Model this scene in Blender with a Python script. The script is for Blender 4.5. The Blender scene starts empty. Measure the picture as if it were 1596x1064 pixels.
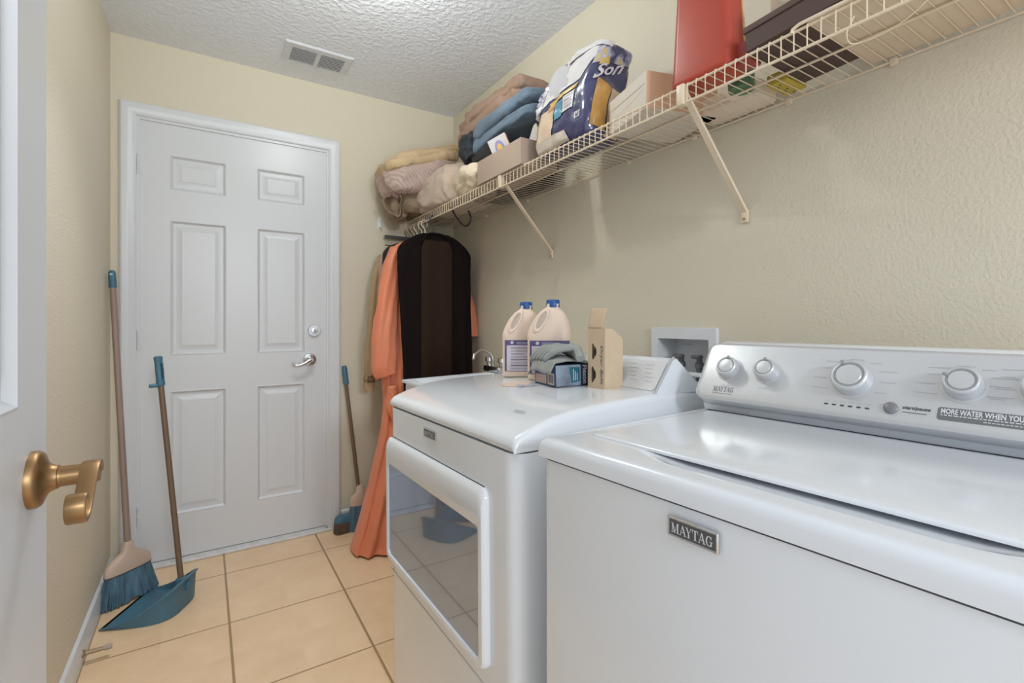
import bpy, bmesh, math, random
from mathutils import Vector, Matrix, noise
random.seed(7)
SC = bpy.context.scene
COL = SC.collection
PI = math.pi

# ------------------------------------------------------------------ camera
FPX, YAW, CAMZ, HORIZON = 751.07, 0.5671, 1.1188, 502.1
cam_d = bpy.data.cameras.new('camera'); cam = bpy.data.objects.new('camera', cam_d); COL.objects.link(cam)
cam.location = (0, 0, CAMZ); cam.rotation_euler = (PI/2, 0, -YAW)
cam_d.sensor_width = 36; cam_d.lens = 36*FPX/1596; cam_d.shift_y = -(532-HORIZON)/1596
cam_d.clip_start = 0.02
SC.camera = cam

# ------------------------------------------------------------------ world, lights, exposure
W = bpy.data.worlds.new('world'); SC.world = W; W.use_nodes = True
bg = W.node_tree.nodes['Background']; bg.inputs[0].default_value = (0.86, 0.95, 1.06, 1); bg.inputs[1].default_value = 1.25
LAMP = (0.47, 1.58, 2.335)
lamp_d = bpy.data.lights.new('ceiling_lamp_light', 'POINT'); lamp_d.energy = 10.5; lamp_d.shadow_soft_size = 0.045
lamp_d.color = (0.95, 1.0, 0.95)
lamp_o = bpy.data.objects.new('ceiling_lamp_light', lamp_d); COL.objects.link(lamp_o); lamp_o.location = LAMP
down_d = bpy.data.lights.new('floor_fill_light', 'SPOT'); down_d.energy = 46; down_d.spot_size = math.radians(100); down_d.spot_blend = 1.0; down_d.shadow_soft_size = 0.09; down_d.color = (0.97, 0.99, 1.0)  # added spot to brighten the floor, no known lamp here
down_o = bpy.data.objects.new('floor_fill_light', down_d); COL.objects.link(down_o); down_o.location = (0.22, 1.70, 2.37)
# added, unseen fills: a soft point behind the camera, a spot lighting the ceiling
hall_d = bpy.data.lights.new('hall_fill_light', 'POINT'); hall_d.energy = 120; hall_d.shadow_soft_size = 0.25; hall_d.color = (0.94, 0.98, 1.03)
hall_o = bpy.data.objects.new('hall_fill_light', hall_d); COL.objects.link(hall_o); hall_o.location = (0.35, -2.4, 1.95)
fl_d = bpy.data.lights.new('ceiling_fill_light', 'SPOT'); fl_d.energy = 70; fl_d.spot_size = math.radians(52); fl_d.spot_blend = 1.0; fl_d.shadow_soft_size = 0.2; fl_d.color = (0.90, 0.97, 1.05)
fl_o = bpy.data.objects.new('ceiling_fill_light', fl_d); COL.objects.link(fl_o); fl_o.location = (0.05, -0.22, 0.95)
fl_o.rotation_euler = Vector((0.36, 1.62, 1.50)).to_track_quat('-Z', 'Y').to_euler()
SC.view_settings.view_transform = 'Standard'; SC.view_settings.look = 'None'
SC.view_settings.exposure = 0.06; SC.view_settings.gamma = 1.0; SC.view_settings.use_curve_mapping = False

# ------------------------------------------------------------------ materials
MATS = {}
def mat(name, col, rough=0.5, metal=0.0, bump=0.0, bscale=200.0, var=0.0, vscale=6.0, spec=0.5, coat=0.0, detail=3.0, stretch=None, sheen=0.0, trans=0.0, alpha=1.0, bdist=0.004):
    if name in MATS: return MATS[name]
    m = bpy.data.materials.new(name); m.use_nodes = True; MATS[name] = m
    nt = m.node_tree; p = nt.nodes['Principled BSDF']
    p.inputs['Base Color'].default_value = (*col, 1); p.inputs['Roughness'].default_value = rough
    p.inputs['Metallic'].default_value = metal; p.inputs['Specular IOR Level'].default_value = spec
    p.inputs['Coat Weight'].default_value = coat; p.inputs['Coat Roughness'].default_value = 0.08
    p.inputs['Sheen Weight'].default_value = sheen
    p.inputs['Transmission Weight'].default_value = trans
    p.inputs['Alpha'].default_value = alpha
    if bump or var:
        tc = nt.nodes.new('ShaderNodeTexCoord'); mp = nt.nodes.new('ShaderNodeMapping')
        nt.links.new(tc.outputs['Object'], mp.inputs[0])
        if stretch: mp.inputs['Scale'].default_value = stretch
    if bump:
        n = nt.nodes.new('ShaderNodeTexNoise'); n.inputs['Scale'].default_value = bscale; n.inputs['Detail'].default_value = detail
        nt.links.new(mp.outputs[0], n.inputs['Vector'])
        b = nt.nodes.new('ShaderNodeBump'); b.inputs['Strength'].default_value = bump; b.inputs['Distance'].default_value = bdist
        nt.links.new(n.outputs[0], b.inputs['Height']); nt.links.new(b.outputs[0], p.inputs['Normal'])
    if var:
        n = nt.nodes.new('ShaderNodeTexNoise'); n.inputs['Scale'].default_value = vscale; n.inputs['Detail'].default_value = 4
        nt.links.new(mp.outputs[0], n.inputs['Vector'])
        r = nt.nodes.new('ShaderNodeValToRGB'); r.color_ramp.elements[0].position = 0.3; r.color_ramp.elements[1].position = 0.7
        r.color_ramp.elements[0].color = (*[c*(1-var) for c in col], 1); r.color_ramp.elements[1].color = (*[min(1, c*(1+var)) for c in col], 1)
        nt.links.new(n.outputs[0], r.inputs[0]); nt.links.new(r.outputs[0], p.inputs['Base Color'])
    return m

def striped(name, c1, c2, scale, direction='Z', rough=0.9, dist=2.0, bump=0.3):
    if name in MATS: return MATS[name]
    m = mat(name, c1, rough); nt = m.node_tree; p = nt.nodes['Principled BSDF']
    tc = nt.nodes.new('ShaderNodeTexCoord'); w = nt.nodes.new('ShaderNodeTexWave')
    w.bands_direction = direction; w.inputs['Scale'].default_value = scale; w.inputs['Distortion'].default_value = dist
    w.inputs['Detail Scale'].default_value = 1.5
    nt.links.new(tc.outputs['Object'], w.inputs[0])
    r = nt.nodes.new('ShaderNodeValToRGB'); r.color_ramp.elements[0].color = (*c1, 1); r.color_ramp.elements[1].color = (*c2, 1)
    nt.links.new(w.outputs[0], r.inputs[0]); nt.links.new(r.outputs[0], p.inputs['Base Color'])
    b = nt.nodes.new('ShaderNodeBump'); b.inputs['Strength'].default_value = bump; b.inputs['Distance'].default_value = 0.004
    nt.links.new(w.outputs[0], b.inputs['Height']); nt.links.new(b.outputs[0], p.inputs['Normal'])
    return m

def wall_mat():
    m = mat('wall_paint', (0.70, 0.635, 0.505), 0.55, bump=0.35, bscale=130, detail=2.0, spec=0.25)
    return m
def floor_mat():
    m = mat('floor_tile', (0.7, 0.5, 0.3), 0.3); nt = m.node_tree; p = nt.nodes['Principled BSDF']; N = nt.nodes.new; L = nt.links.new
    tc = N('ShaderNodeTexCoord'); sp = N('ShaderNodeSeparateXYZ'); L(tc.outputs['Object'], sp.inputs[0])
    S, XA, YC, G = 0.4154, 0.0763, 2.4936, 0.0042
    def axis(o, off, g):
        a = N('ShaderNodeMath'); a.operation = 'SUBTRACT'; L(o, a.inputs[0]); a.inputs[1].default_value = off - S/2 - 20*S
        b = N('ShaderNodeMath'); b.operation = 'MODULO'; L(a.outputs[0], b.inputs[0]); b.inputs[1].default_value = S
        c = N('ShaderNodeMath'); c.operation = 'SUBTRACT'; L(b.outputs[0], c.inputs[0]); c.inputs[1].default_value = S/2
        d = N('ShaderNodeMath'); d.operation = 'ABSOLUTE'; L(c.outputs[0], d.inputs[0])
        e = N('ShaderNodeMapRange'); L(d.outputs[0], e.inputs[0]); e.inputs[1].default_value = g*0.75; e.inputs[2].default_value = g*1.1
        q = N('ShaderNodeMath'); q.operation = 'DIVIDE'; L(a.outputs[0], q.inputs[0]); q.inputs[1].default_value = S
        fl = N('ShaderNodeMath'); fl.operation = 'FLOOR'; L(q.outputs[0], fl.inputs[0])
        return e.outputs[0], fl.outputs[0]
    ex, fx = axis(sp.outputs[0], XA, 0.0042); ey, fy = axis(sp.outputs[1], YC, 0.0032)
    mn = N('ShaderNodeMath'); mn.operation = 'MINIMUM'; L(ex, mn.inputs[0]); L(ey, mn.inputs[1])
    cb = N('ShaderNodeCombineXYZ'); L(fx, cb.inputs[0]); L(fy, cb.inputs[1])
    wn = N('ShaderNodeTexWhiteNoise'); L(cb.outputs[0], wn.inputs[0])
    ad = N('ShaderNodeVectorMath'); ad.operation = 'ADD'; L(tc.outputs['Object'], ad.inputs[0]); L(wn.outputs['Color'], ad.inputs[1])
    n = N('ShaderNodeTexNoise'); n.inputs['Scale'].default_value = 7; n.inputs['Detail'].default_value = 6; n.inputs['Roughness'].default_value = 0.6; L(ad.outputs[0], n.inputs['Vector'])
    r = N('ShaderNodeValToRGB'); r.color_ramp.elements[0].position = 0.3; r.color_ramp.elements[1].position = 0.75
    r.color_ramp.elements[0].color = (0.76, 0.535, 0.325, 1); r.color_ramp.elements[1].color = (0.86, 0.64, 0.42, 1); L(n.outputs[0], r.inputs[0])
    mx = N('ShaderNodeMix'); mx.data_type = 'RGBA'; L(mn.outputs[0], mx.inputs[0]); mx.inputs[6].default_value = (0.36, 0.235, 0.115, 1); L(r.outputs[0], mx.inputs[7])
    L(mx.outputs[2], p.inputs['Base Color'])
    b = N('ShaderNodeBump'); b.inputs['Strength'].default_value = 0.5; b.inputs['Distance'].default_value = 0.003; L(mn.outputs[0], b.inputs['Height'])
    n2 = N('ShaderNodeTexNoise'); n2.inputs['Scale'].default_value = 25; L(tc.outputs['Object'], n2.inputs['Vector'])
    b2 = N('ShaderNodeBump'); b2.inputs['Strength'].default_value = 0.08; b2.inputs['Distance'].default_value = 0.004; L(n2.outputs[0], b2.inputs['Height']); L(b.outputs[0], b2.inputs['Normal'])
    L(b2.outputs[0], p.inputs['Normal'])
    return m
def ceiling_mat():
    m = mat('ceiling_texture', (0.86, 0.885, 0.93), 0.9, spec=0.1); nt = m.node_tree; p = nt.nodes['Principled BSDF']; N = nt.nodes.new; L = nt.links.new
    tc = N('ShaderNodeTexCoord'); n = N('ShaderNodeTexNoise'); n.inputs['Scale'].default_value = 46; n.inputs['Detail'].default_value = 4; n.inputs['Roughness'].default_value = 0.55
    L(tc.outputs['Object'], n.inputs['Vector'])
    r = N('ShaderNodeValToRGB'); r.color_ramp.elements[0].position = 0.42; r.color_ramp.elements[1].position = 0.62; L(n.outputs[0], r.inputs[0])
    b = N('ShaderNodeBump'); b.inputs['Strength'].default_value = 0.42; b.inputs['Distance'].default_value = 0.007; L(r.outputs[0], b.inputs['Height']); L(b.outputs[0], p.inputs['Normal'])
    return m

WALL = wall_mat(); FLOOR = floor_mat(); CEIL = ceiling_mat()
WHITE_PAINT = mat('white_paint', (0.68, 0.70, 0.73), 0.32, bump=0.03, bscale=300)
ENAMEL = mat('white_enamel', (0.765, 0.79, 0.82), 0.16, coat=0.4)
PLASTIC_W = mat('white_plastic', (0.74, 0.765, 0.80), 0.3)
GREYP = mat('grey_plastic', (0.30, 0.305, 0.31), 0.4)
DARKGAP = mat('dark_gap', (0.06, 0.06, 0.065), 0.7)
CHROME = mat('brushed_nickel', (0.62, 0.62, 0.63), 0.22, 1.0)
PRINT = mat('grey_print', (0.22, 0.22, 0.23), 0.6)
PRINT_L = mat('pale_grey_print', (0.46, 0.465, 0.48), 0.6)
WIRE = mat('cream_wire_coating', (0.80, 0.66, 0.49), 0.4)

# ------------------------------------------------------------------ mesh helpers
def frame(o, x, y):
    x = Vector(x).normalized(); y = Vector(y); y = (y - x*y.dot(x)).normalized(); z = x.cross(y)
    return Matrix(((x.x, y.x, z.x, o[0]), (x.y, y.y, z.y, o[1]), (x.z, y.z, z.z, o[2]), (0, 0, 0, 1)))

class MB:
    def __init__(s): s.v = []; s.f = []
    def add(s, vs, fs, M=None):
        b = len(s.v)
        s.v += [tuple(M @ Vector(p)) if M else tuple(p) for p in vs]
        s.f += [tuple(i+b for i in f) for f in fs]; return s
    def box(s, x0, x1, y0, y1, z0, z1, M=None):
        return s.add([(x0,y0,z0),(x1,y0,z0),(x1,y1,z0),(x0,y1,z0),(x0,y0,z1),(x1,y0,z1),(x1,y1,z1),(x0,y1,z1)],
            [(0,3,2,1),(4,5,6,7),(0,1,5,4),(1,2,6,5),(2,3,7,6),(3,0,4,7)], M)
    def loft(s, rings, cap0=True, cap1=True, closed=True, M=None):
        n = len(rings[0]); vs = [p for r in rings for p in r]; fs = []
        for i in range(len(rings)-1):
            for j in range(n if closed else n-1):
                k = (j+1) % n; fs.append((i*n+j, i*n+k, (i+1)*n+k, (i+1)*n+j))
        if cap0: fs.append(tuple(reversed(range(n))))
        if cap1: fs.append(tuple(range((len(rings)-1)*n, len(rings)*n)))
        return s.add(vs, fs, M)
    def tube(s, pts, r, seg=8, closed=False, M=None, flat=1.0):
        P = [Vector(p) for p in pts]; n = len(P); rr = r if isinstance(r, (list, tuple)) else [r]*n; rings = []
        up = Vector((0, 0, 1)); prev = None
        for i in range(n):
            a = P[(i-1) % n] if (closed or i > 0) else P[i]; b = P[(i+1) % n] if (closed or i < n-1) else P[i]
            t = (b-a).normalized()
            if prev is None:
                u = t.cross(up)
                if u.length < 1e-3: u = t.cross(Vector((0, 1, 0)))
            else:
                u = prev - t*prev.dot(t)
            u.normalize(); prev = u; w = t.cross(u)
            rings.append([P[i] + u*math.cos(2*PI*k/seg)*rr[i] + w*math.sin(2*PI*k/seg)*rr[i]*flat for k in range(seg)])
        if closed: rings.append(rings[0]); return s.loft(rings, False, False, True, M)
        return s.loft(rings, True, True, True, M)
    def lathe(s, prof, seg=24, M=None, cap0=True, cap1=True):
        return s.loft([[(r*math.cos(2*PI*k/seg), r*math.sin(2*PI*k/seg), z) for k in range(seg)] for r, z in prof], cap0, cap1, True, M)
    def prism(s, poly, z0, z1, M=None):
        return s.loft([[(x, y, z0) for x, y in poly], [(x, y, z1) for x, y in poly]], True, True, True, M)
    def flat(s, poly, z=0, M=None):
        return s.add([(x, y, z) for x, y in poly], [tuple(range(len(poly)))], M)
    def grid(s, fn, nu, nv, M=None, wrapu=False):
        vs = []; fs = []
        for j in range(nv+1):
            for i in range(nu if wrapu else nu+1):
                vs.append(fn(i/nu, j/nv))
        row = nu if wrapu else nu+1
        for j in range(nv):
            for i in range(nu):
                k = (i+1) % row if wrapu else i+1
                fs.append((j*row+i, j*row+k, (j+1)*row+k, (j+1)*row+i))
        return s.add(vs, fs, M)
    def rbox(s, x0, x1, y0, y1, z0, z1, r=0.005, seg=3, M=None):
        bm = bmesh.new()
        vs = [bm.verts.new(p) for p in [(x0,y0,z0),(x1,y0,z0),(x1,y1,z0),(x0,y1,z0),(x0,y0,z1),(x1,y0,z1),(x1,y1,z1),(x0,y1,z1)]]
        for f in [(0,3,2,1),(4,5,6,7),(0,1,5,4),(1,2,6,5),(2,3,7,6),(3,0,4,7)]: bm.faces.new([vs[i] for i in f])
        bmesh.ops.bevel(bm, geom=bm.edges[:], offset=r, segments=seg, profile=0.5, affect='EDGES', clamp_overlap=True)
        bm.verts.index_update()
        s.add([v.co[:] for v in bm.verts], [tuple(v.index for v in f.verts) for f in bm.faces], M); bm.free(); return s
    def build(s, name, m, parent=None, angle=40, solid=0, subsurf=0, loc=None, smooth=True, merge=False, recalc=True):
        me = bpy.data.meshes.new(name); me.from_pydata(s.v, [], s.f)
        bm = bmesh.new(); bm.from_mesh(me)
        if merge: bmesh.ops.remove_doubles(bm, verts=bm.verts[:], dist=merge)
        if recalc: bmesh.ops.recalc_face_normals(bm, faces=bm.faces[:])
        bm.to_mesh(me); bm.free()
        if smooth:
            me.polygons.foreach_set('use_smooth', [True]*len(me.polygons)); me.set_sharp_from_angle(angle=math.radians(angle))
        me.materials.append(m); me.update()
        o = bpy.data.objects.new(name, me); COL.objects.link(o)
        if parent: o.parent = parent
        if loc: o.location = loc
        if solid:
            md = o.modifiers.new('thick', 'SOLIDIFY'); md.thickness = solid; md.offset = 0
        if subsurf:
            md = o.modifiers.new('sub', 'SUBSURF'); md.levels = md.render_levels = subsurf
        return o

def tag(o, label, cat, group=None):
    o['label'] = label; o['category'] = cat
    if group: o['group'] = group
    return o
def thing(name, label, cat, loc=(0, 0, 0), rot=(0, 0, 0), group=None):
    o = bpy.data.objects.new(name, None); COL.objects.link(o); o.location = loc; o.rotation_euler = rot
    o.empty_display_size = 0.05
    return tag(o, label, cat, group)
def struct(o): o['kind'] = 'structure'; return o

def rrect(x0, x1, y0, y1, r, seg=5):
    pts = []
    for cx, cy, a0 in ((x1-r, y1-r, 0), (x0+r, y1-r, PI/2), (x0+r, y0+r, PI), (x1-r, y0+r, 1.5*PI)):
        for k in range(seg+1):
            a = a0 + PI/2*k/seg; pts.append((cx+r*math.cos(a), cy+r*math.sin(a)))
    return pts
def circle(r, n=24, cx=0, cy=0): return [(cx+r*math.cos(2*PI*k/n), cy+r*math.sin(2*PI*k/n)) for k in range(n)]

def text_mesh(s, size_w=None, size_h=None, shear=0.0, bold=0.0):
    cu = bpy.data.curves.new('text', 'FONT'); cu.body = s; cu.size = 1; cu.shear = shear; cu.offset = bold; cu.resolution_u = 3
    ob = bpy.data.objects.new('text', cu); COL.objects.link(ob)
    dg = bpy.context.evaluated_depsgraph_get(); me = bpy.data.meshes.new_from_object(ob.evaluated_get(dg))
    COL.objects.unlink(ob); bpy.data.objects.remove(ob); bpy.data.curves.remove(cu)
    vs = [v.co.copy() for v in me.vertices]; fs = [tuple(p.vertices) for p in me.polygons]; bpy.data.meshes.remove(me)
    x0 = min(v.x for v in vs); x1 = max(v.x for v in vs); y0 = min(v.y for v in vs); y1 = max(v.y for v in vs)
    sx = size_w/(x1-x0) if size_w else size_h/(y1-y0); sy = size_h/(y1-y0) if size_h else sx
    return [((v.x-x0)*sx, (v.y-y0)*sy, 0) for v in vs], fs
def put_text(mb, s, x, y, M, w=None, h=None, z=0.0004, shear=0.0, bold=0.0, centre=False):
    vs, fs = text_mesh(s, w, h, shear, bold)
    if centre: x -= max(v[0] for v in vs)/2
    mb.add([(a+x, b+y, z) for a, b, c in vs], fs, M)
def bar(mb, x, y, w, h, M, z=0.0004): mb.add([(x,y,z),(x+w,y,z),(x+w,y+h,z),(x,y+h,z)], [(0,1,2,3)], M)

def serif_name(mb, M, w, h, z=0.0005):
    """slab-serif capitals of the appliance badge, drawn as strokes in a w x h field"""
    q = []
    def seg(a, b, t): q.append([(a[0]-t/2, a[1]), (a[0]+t/2, a[1]), (b[0]+t/2, b[1]), (b[0]-t/2, b[1])])
    def rect(x0, x1, y0, y1): q.append([(x0, y0), (x1, y0), (x1, y1), (x0, y1)])
    def serif(x, y, t=.16): rect(x-t, x+t, (y if y == 0 else y-.07), (y+.07 if y == 0 else y))
    X = 0
    seg((.17,0),(.17,1),.08); seg((1.0,0),(1.0,1),.2); seg((.2,1),(.56,0),.2); seg((.56,0),(.95,1),.08); serif(.17,0); serif(1.0,0,.2); serif(.14,1,.13); serif(1.03,1,.18)
    X = 1.3
    seg((X+.1,0),(X+.45,1),.08); seg((X+.45,1),(X+.85,0),.2); rect(X+.2,X+.7,.3,.37); serif(X+.1,0,.15); serif(X+.85,0,.2)
    X = 2.25
    seg((X+.42,.45),(X+.1,1),.2); seg((X+.42,.45),(X+.78,1),.08); rect(X+.32,X+.52,0,.46); serif(X+.42,0,.2); serif(X+.1,1,.18); serif(X+.78,1,.14)
    X = 3.2
    rect(X+.33,X+.53,0,1); rect(X,X+.86,.92,1); rect(X,X+.07,.7,1); rect(X+.79,X+.86,.7,1); serif(X+.43,0,.2)
    X = 4.1
    seg((X+.1,0),(X+.45,1),.08); seg((X+.45,1),(X+.85,0),.2); rect(X+.2,X+.7,.3,.37); serif(X+.1,0,.15); serif(X+.85,0,.2)
    X = 5.15
    n = 18
    for k in range(n):
        a0 = math.radians(45+k*(270/n)); a1 = math.radians(45+(k+1)*(270/n))
        def ri(a): return .5-(.06+.15*abs(math.cos(a)))
        q.append([(X+.45+.45*math.cos(a0)/.5*ri(a0), .5+ri(a0)*math.sin(a0)), (X+.45+.45*math.cos(a0), .5+.5*math.sin(a0)), (X+.45+.45*math.cos(a1), .5+.5*math.sin(a1)), (X+.45+.45*math.cos(a1)/.5*ri(a1), .5+ri(a1)*math.sin(a1))])
    rect(X+.66,X+.84,.05,.45); rect(X+.52,X+.95,.42,.49); rect(X+.74,X+.8,.66,.98)
    tot = X+.95
    for p in q: mb.add([(x/tot*w, y*h, z) for x, y in p], [(0, 1, 2, 3)], M)

def fbm(p, s=1.0, seed=0.0, oct=4):
    return noise.fractal(Vector((p[0]*s+seed, p[1]*s+seed*1.7, p[2]*s-seed)), 0.9, 2.0, oct)
def sgnpow(x, e): return math.copysign(abs(x)**e, x)
def lump(mb, c, size, e1=0.5, e2=0.5, amp=0.01, ns=12, seed=0, nu=96, nv=44, rotz=0, ridge=True, tilt=(0, 0), floor=None):
    """soft cloth body: superellipsoid with creased displacement"""
    a, b, h = [s/2 for s in size]
    R = Matrix.Translation(c) @ Matrix.Rotation(rotz, 4, 'Z') @ Matrix.Rotation(tilt[0], 4, 'X') @ Matrix.Rotation(tilt[1], 4, 'Y')
    wa = seed*1.3; ca, sa = math.cos(wa), math.sin(wa)
    def fn(u, v):
        th = u*2*PI; ph = (v-.5)*PI*.9999
        d = Vector((sgnpow(math.cos(ph), e1)*sgnpow(math.cos(th), e2), sgnpow(math.cos(ph), e1)*sgnpow(math.sin(th), e2), sgnpow(math.sin(ph), e1)))
        p = Vector((d.x*a, d.y*b, d.z*h))
        low = noise.noise(Vector((p.x*ns*.35+seed, p.y*ns*.35, p.z*ns*.35-seed)))
        q = Vector(((p.x*ca+p.y*sa)*.45, -p.x*sa+p.y*ca, p.z))       # creases run along one direction
        cr = 1-abs(noise.noise(Vector((q.x*ns+seed*2, q.y*ns, q.z*ns))))*2.4
        cr = max(-.6, cr)
        cr2 = 1-abs(noise.noise(Vector((q.x*ns*2.1-seed, q.y*ns*2.1, q.z*ns*2.1+4))))*2.4
        n = 1.1*low + (.65*cr*abs(cr)+.28*cr2 if ridge else 0) + .25*fbm(p, ns*1.6, seed, 3)
        nn = Vector((d.x/a, d.y/b, d.z/h)).normalized()
        q = R @ (p + nn*n*amp)
        if floor is not None and q.z < floor: q.z = floor
        return q
    mb.grid(fn, nu, nv, wrapu=True); return mb
def folded(mb, c, size, layers, seed=0, rotz=0, tilt=(0, 0), amp=0.006, floor=None):
    """stack of folded layers, one garment"""
    h = size[2]/layers; R = Matrix.Translation(c) @ Matrix.Rotation(rotz, 4, 'Z') @ Matrix.Rotation(tilt[0], 4, 'X') @ Matrix.Rotation(tilt[1], 4, 'Y')
    rnd = random.Random(seed)
    for k in range(layers):
        s = (size[0]*(1-rnd.random()*.08), size[1]*(1-rnd.random()*.08), h*1.35)
        o = R @ Vector(((rnd.random()-.5)*.02, (rnd.random()-.5)*.02, -size[2]/2+h*(k+.5)))
        lump(mb, o, s, .45, .3, amp, 14, seed+k*2.3, 96, 26, rotz+(rnd.random()-.5)*.08, True, tilt, floor)
    return mb
# ================================================================== the setting
XL, XR, YB, HC = -0.351, 1.307, 2.732, 2.394
Y0 = -0.95
struct(MB().box(-1.6, 2.2, -1.6, YB+.12, -.06, 0).build('floor', FLOOR))
struct(MB().box(XL-.1, XR+.1, -.25, YB+.12, HC, HC+.08).build('ceiling', CEIL))
struct(MB().box(XL-.1, XL, 0.02, YB+.1, 0, HC).build('wall_left', WALL))
OY0, OY1, OZ0, OZ1 = .917, 1.114, .925, 1.066      # opening of the supply box in the right wall
w = MB()
w.box(XR, XR+.1, Y0, OY0, 0, HC); w.box(XR, XR+.1, OY1, YB+.1, 0, HC); w.box(XR, XR+.1, OY0, OY1, 0, OZ0); w.box(XR, XR+.1, OY0, OY1, OZ1, HC)
struct(w.build('wall_right', WALL))
DX0, DX1, DZ1 = -.254, .557, 2.04
w = MB()
w.box(XL, DX0-.02, YB, YB+.1, 0, HC); w.box(DX1+.02, XR, YB, YB+.1, 0, HC); w.box(DX0-.02, DX1+.02, YB, YB+.1, DZ1+.02, HC)
struct(w.build('wall_back', WALL))

# casing round the back door, with its jamb
w = MB()
prof = [(-.012, -.03), (-.012, .004), (0, .004), (.001, .009), (.007, .012), (.02, .012), (.026, .0145), (.034, .0165), (.052, .0165), (.058, .013), (.06, 0)]
rings = []
for o, hgt in prof:
    y = YB - hgt; rings.append([(DX0-.006-o, y, 0), (DX0-.006-o, y, DZ1+.006+o), (DX1+.006+o, y, DZ1+.006+o), (DX1+.006+o, y, 0)])
w.loft(rings, False, False, False)
w.box(DX0-.02, DX0-.004, YB+.001, YB+.1, 0, DZ1+.02); w.box(DX1+.004, DX1+.02, YB+.001, YB+.1, 0, DZ1+.02); w.box(DX0-.02, DX1+.02, YB+.001, YB+.1, DZ1+.004, DZ1+.02)
struct(w.build('trim_1', WHITE_PAINT, angle=25))
w = MB(); w.rbox(DX0-.02, DX1+.02, YB-.028, YB+.1, 0, .011, .004); w.box(DX0, DX1, YB-.004, YB+.09, .011, .02)
struct(w.build('trim_2', mat('scuffed_threshold', (.66, .66, .66), .6, var=.10, vscale=30)))
w = MB(); w.box(-1.2, 1.4, YB+.1, YB+.11, 0, 2.3); struct(w.build('trim_3', DARKGAP))

def panel_face(mb, x0, x1, z0, z1, panels, y, back, thick, flip=False, field=.045):
    """door leaf with sunk and raised panels; front at y, facing -y before M"""
    xs = sorted({x0, x1, *[p[0] for p in panels], *[p[1] for p in panels]}); zs = sorted({z0, z1, *[p[2] for p in panels], *[p[3] for p in panels]})
    for i in range(len(xs)-1):
        for j in range(len(zs)-1):
            cx, cz = (xs[i]+xs[i+1])/2, (zs[j]+zs[j+1])/2
            if any(p[0] < cx < p[1] and p[2] < cz < p[3] for p in panels): continue
            mb.add([(xs[i], y, zs[j]), (xs[i+1], y, zs[j]), (xs[i+1], y, zs[j+1]), (xs[i], y, zs[j+1])], [(0, 1, 2, 3)])
    for a, b, c, d in panels:
        rg = []
        for ins, dep in ((0, 0), (.004, -.0015), (.007, .003), (.013, .009), (.02, .0095), (field, .003), (field+.002, .002)):
            rg.append([(a+ins, y+dep, c+ins), (b-ins, y+dep, c+ins), (b-ins, y+dep, d-ins), (a+ins, y+dep, d-ins)])
        mb.loft(rg, False, True)
    t = y+thick
    mb.add([(x0,y,z0),(x1,y,z0),(x1,y,z1),(x0,y,z1),(x0,t,z0),(x1,t,z0),(x1,t,z1),(x0,t,z1)], [(0,1,5,4),(1,2,6,5),(2,3,7,6),(3,0,4,7),(4,5,6,7)])

# back door: six panels, three hinges, lever and deadbolt
d1 = bpy.data.objects.new('door_1', None); COL.objects.link(d1); d1.location = (DX0, YB+.003, 0); struct(d1)
w = MB(); PX = ((.117, .342), (.475, .698)); PZ = ((.222, .800), (.965, 1.592), (1.733, 1.894))
panel_face(w, 0.003, DX1-DX0-.003, .024, DZ1-.004, [(a, b, c, d) for a, b in PX for c, d in PZ], 0, False, .04)
w.build('door_leaf', WHITE_PAINT, d1, angle=20)
w = MB(); w.box(.004, DX1-DX0-.004, .002, .036, .0135, .024); w.build('door_sweep', mat('grey_sweep', (.2, .2, .21), .7), d1)
for z in (.246, 1.038, 1.831):
    w = MB(); w.box(-.008, .010, -.0035, -.0005, z-.045, z+.045)
    for k in range(5): w.lathe([(.0058, z-.045+.018*k+.0006), (.0058, z-.045+.018*(k+1)-.0006)], 12, Matrix.Translation((0, -.006, 0)))
    w.build('hinge', WHITE_PAINT, d1)
def rot_to_minus_y(o): return frame(o, (1, 0, 0), (0, 0, 1))      # local z -> -y
lx, lz = .722, .922
lv = MB().lathe([(.033, 0), (.033, .004), (.030, .009), (.018, .012), (.0125, .014), (.0115, .038), (.0125, .044), (.0125, .052)], 28, rot_to_minus_y((lx, 0, lz))).build('door_lever', CHROME, d1)
w = MB(); pts = [(lx, -.047, lz), (lx-.012, -.05, lz-.003), (lx-.03, -.052, lz-.014), (lx-.052, -.052, lz-.024), (lx-.072, -.052, lz-.025), (lx-.082, -.05, lz-.019), (lx-.083, -.047, lz-.011), (lx-.077, -.045, lz-.009)]
w.tube(pts, [.0095, .009, .008, .007, .0065, .006, .0055, .004], 10); w.build('lever_arm', CHROME, lv)
db = MB().lathe([(.032, 0), (.032, .008), (.029, .013), (.021, .013), (.020, .011), (.016, .011), (.015, .015), (.0001, .016)], 28, rot_to_minus_y((lx+.022, 0, 1.075))).build('deadbolt', CHROME, d1)
w = MB(); w.box(lx+.020, lx+.024, -.022, -.014, 1.066, 1.084); w.build('deadbolt_keyway', GREYP, db)
w = MB(); w.rbox(DX1-DX0-.001, DX1-DX0+.006, -.003, .002, .895, .955, .001, 1); w.build('strike_plate', CHROME, d1)

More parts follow.
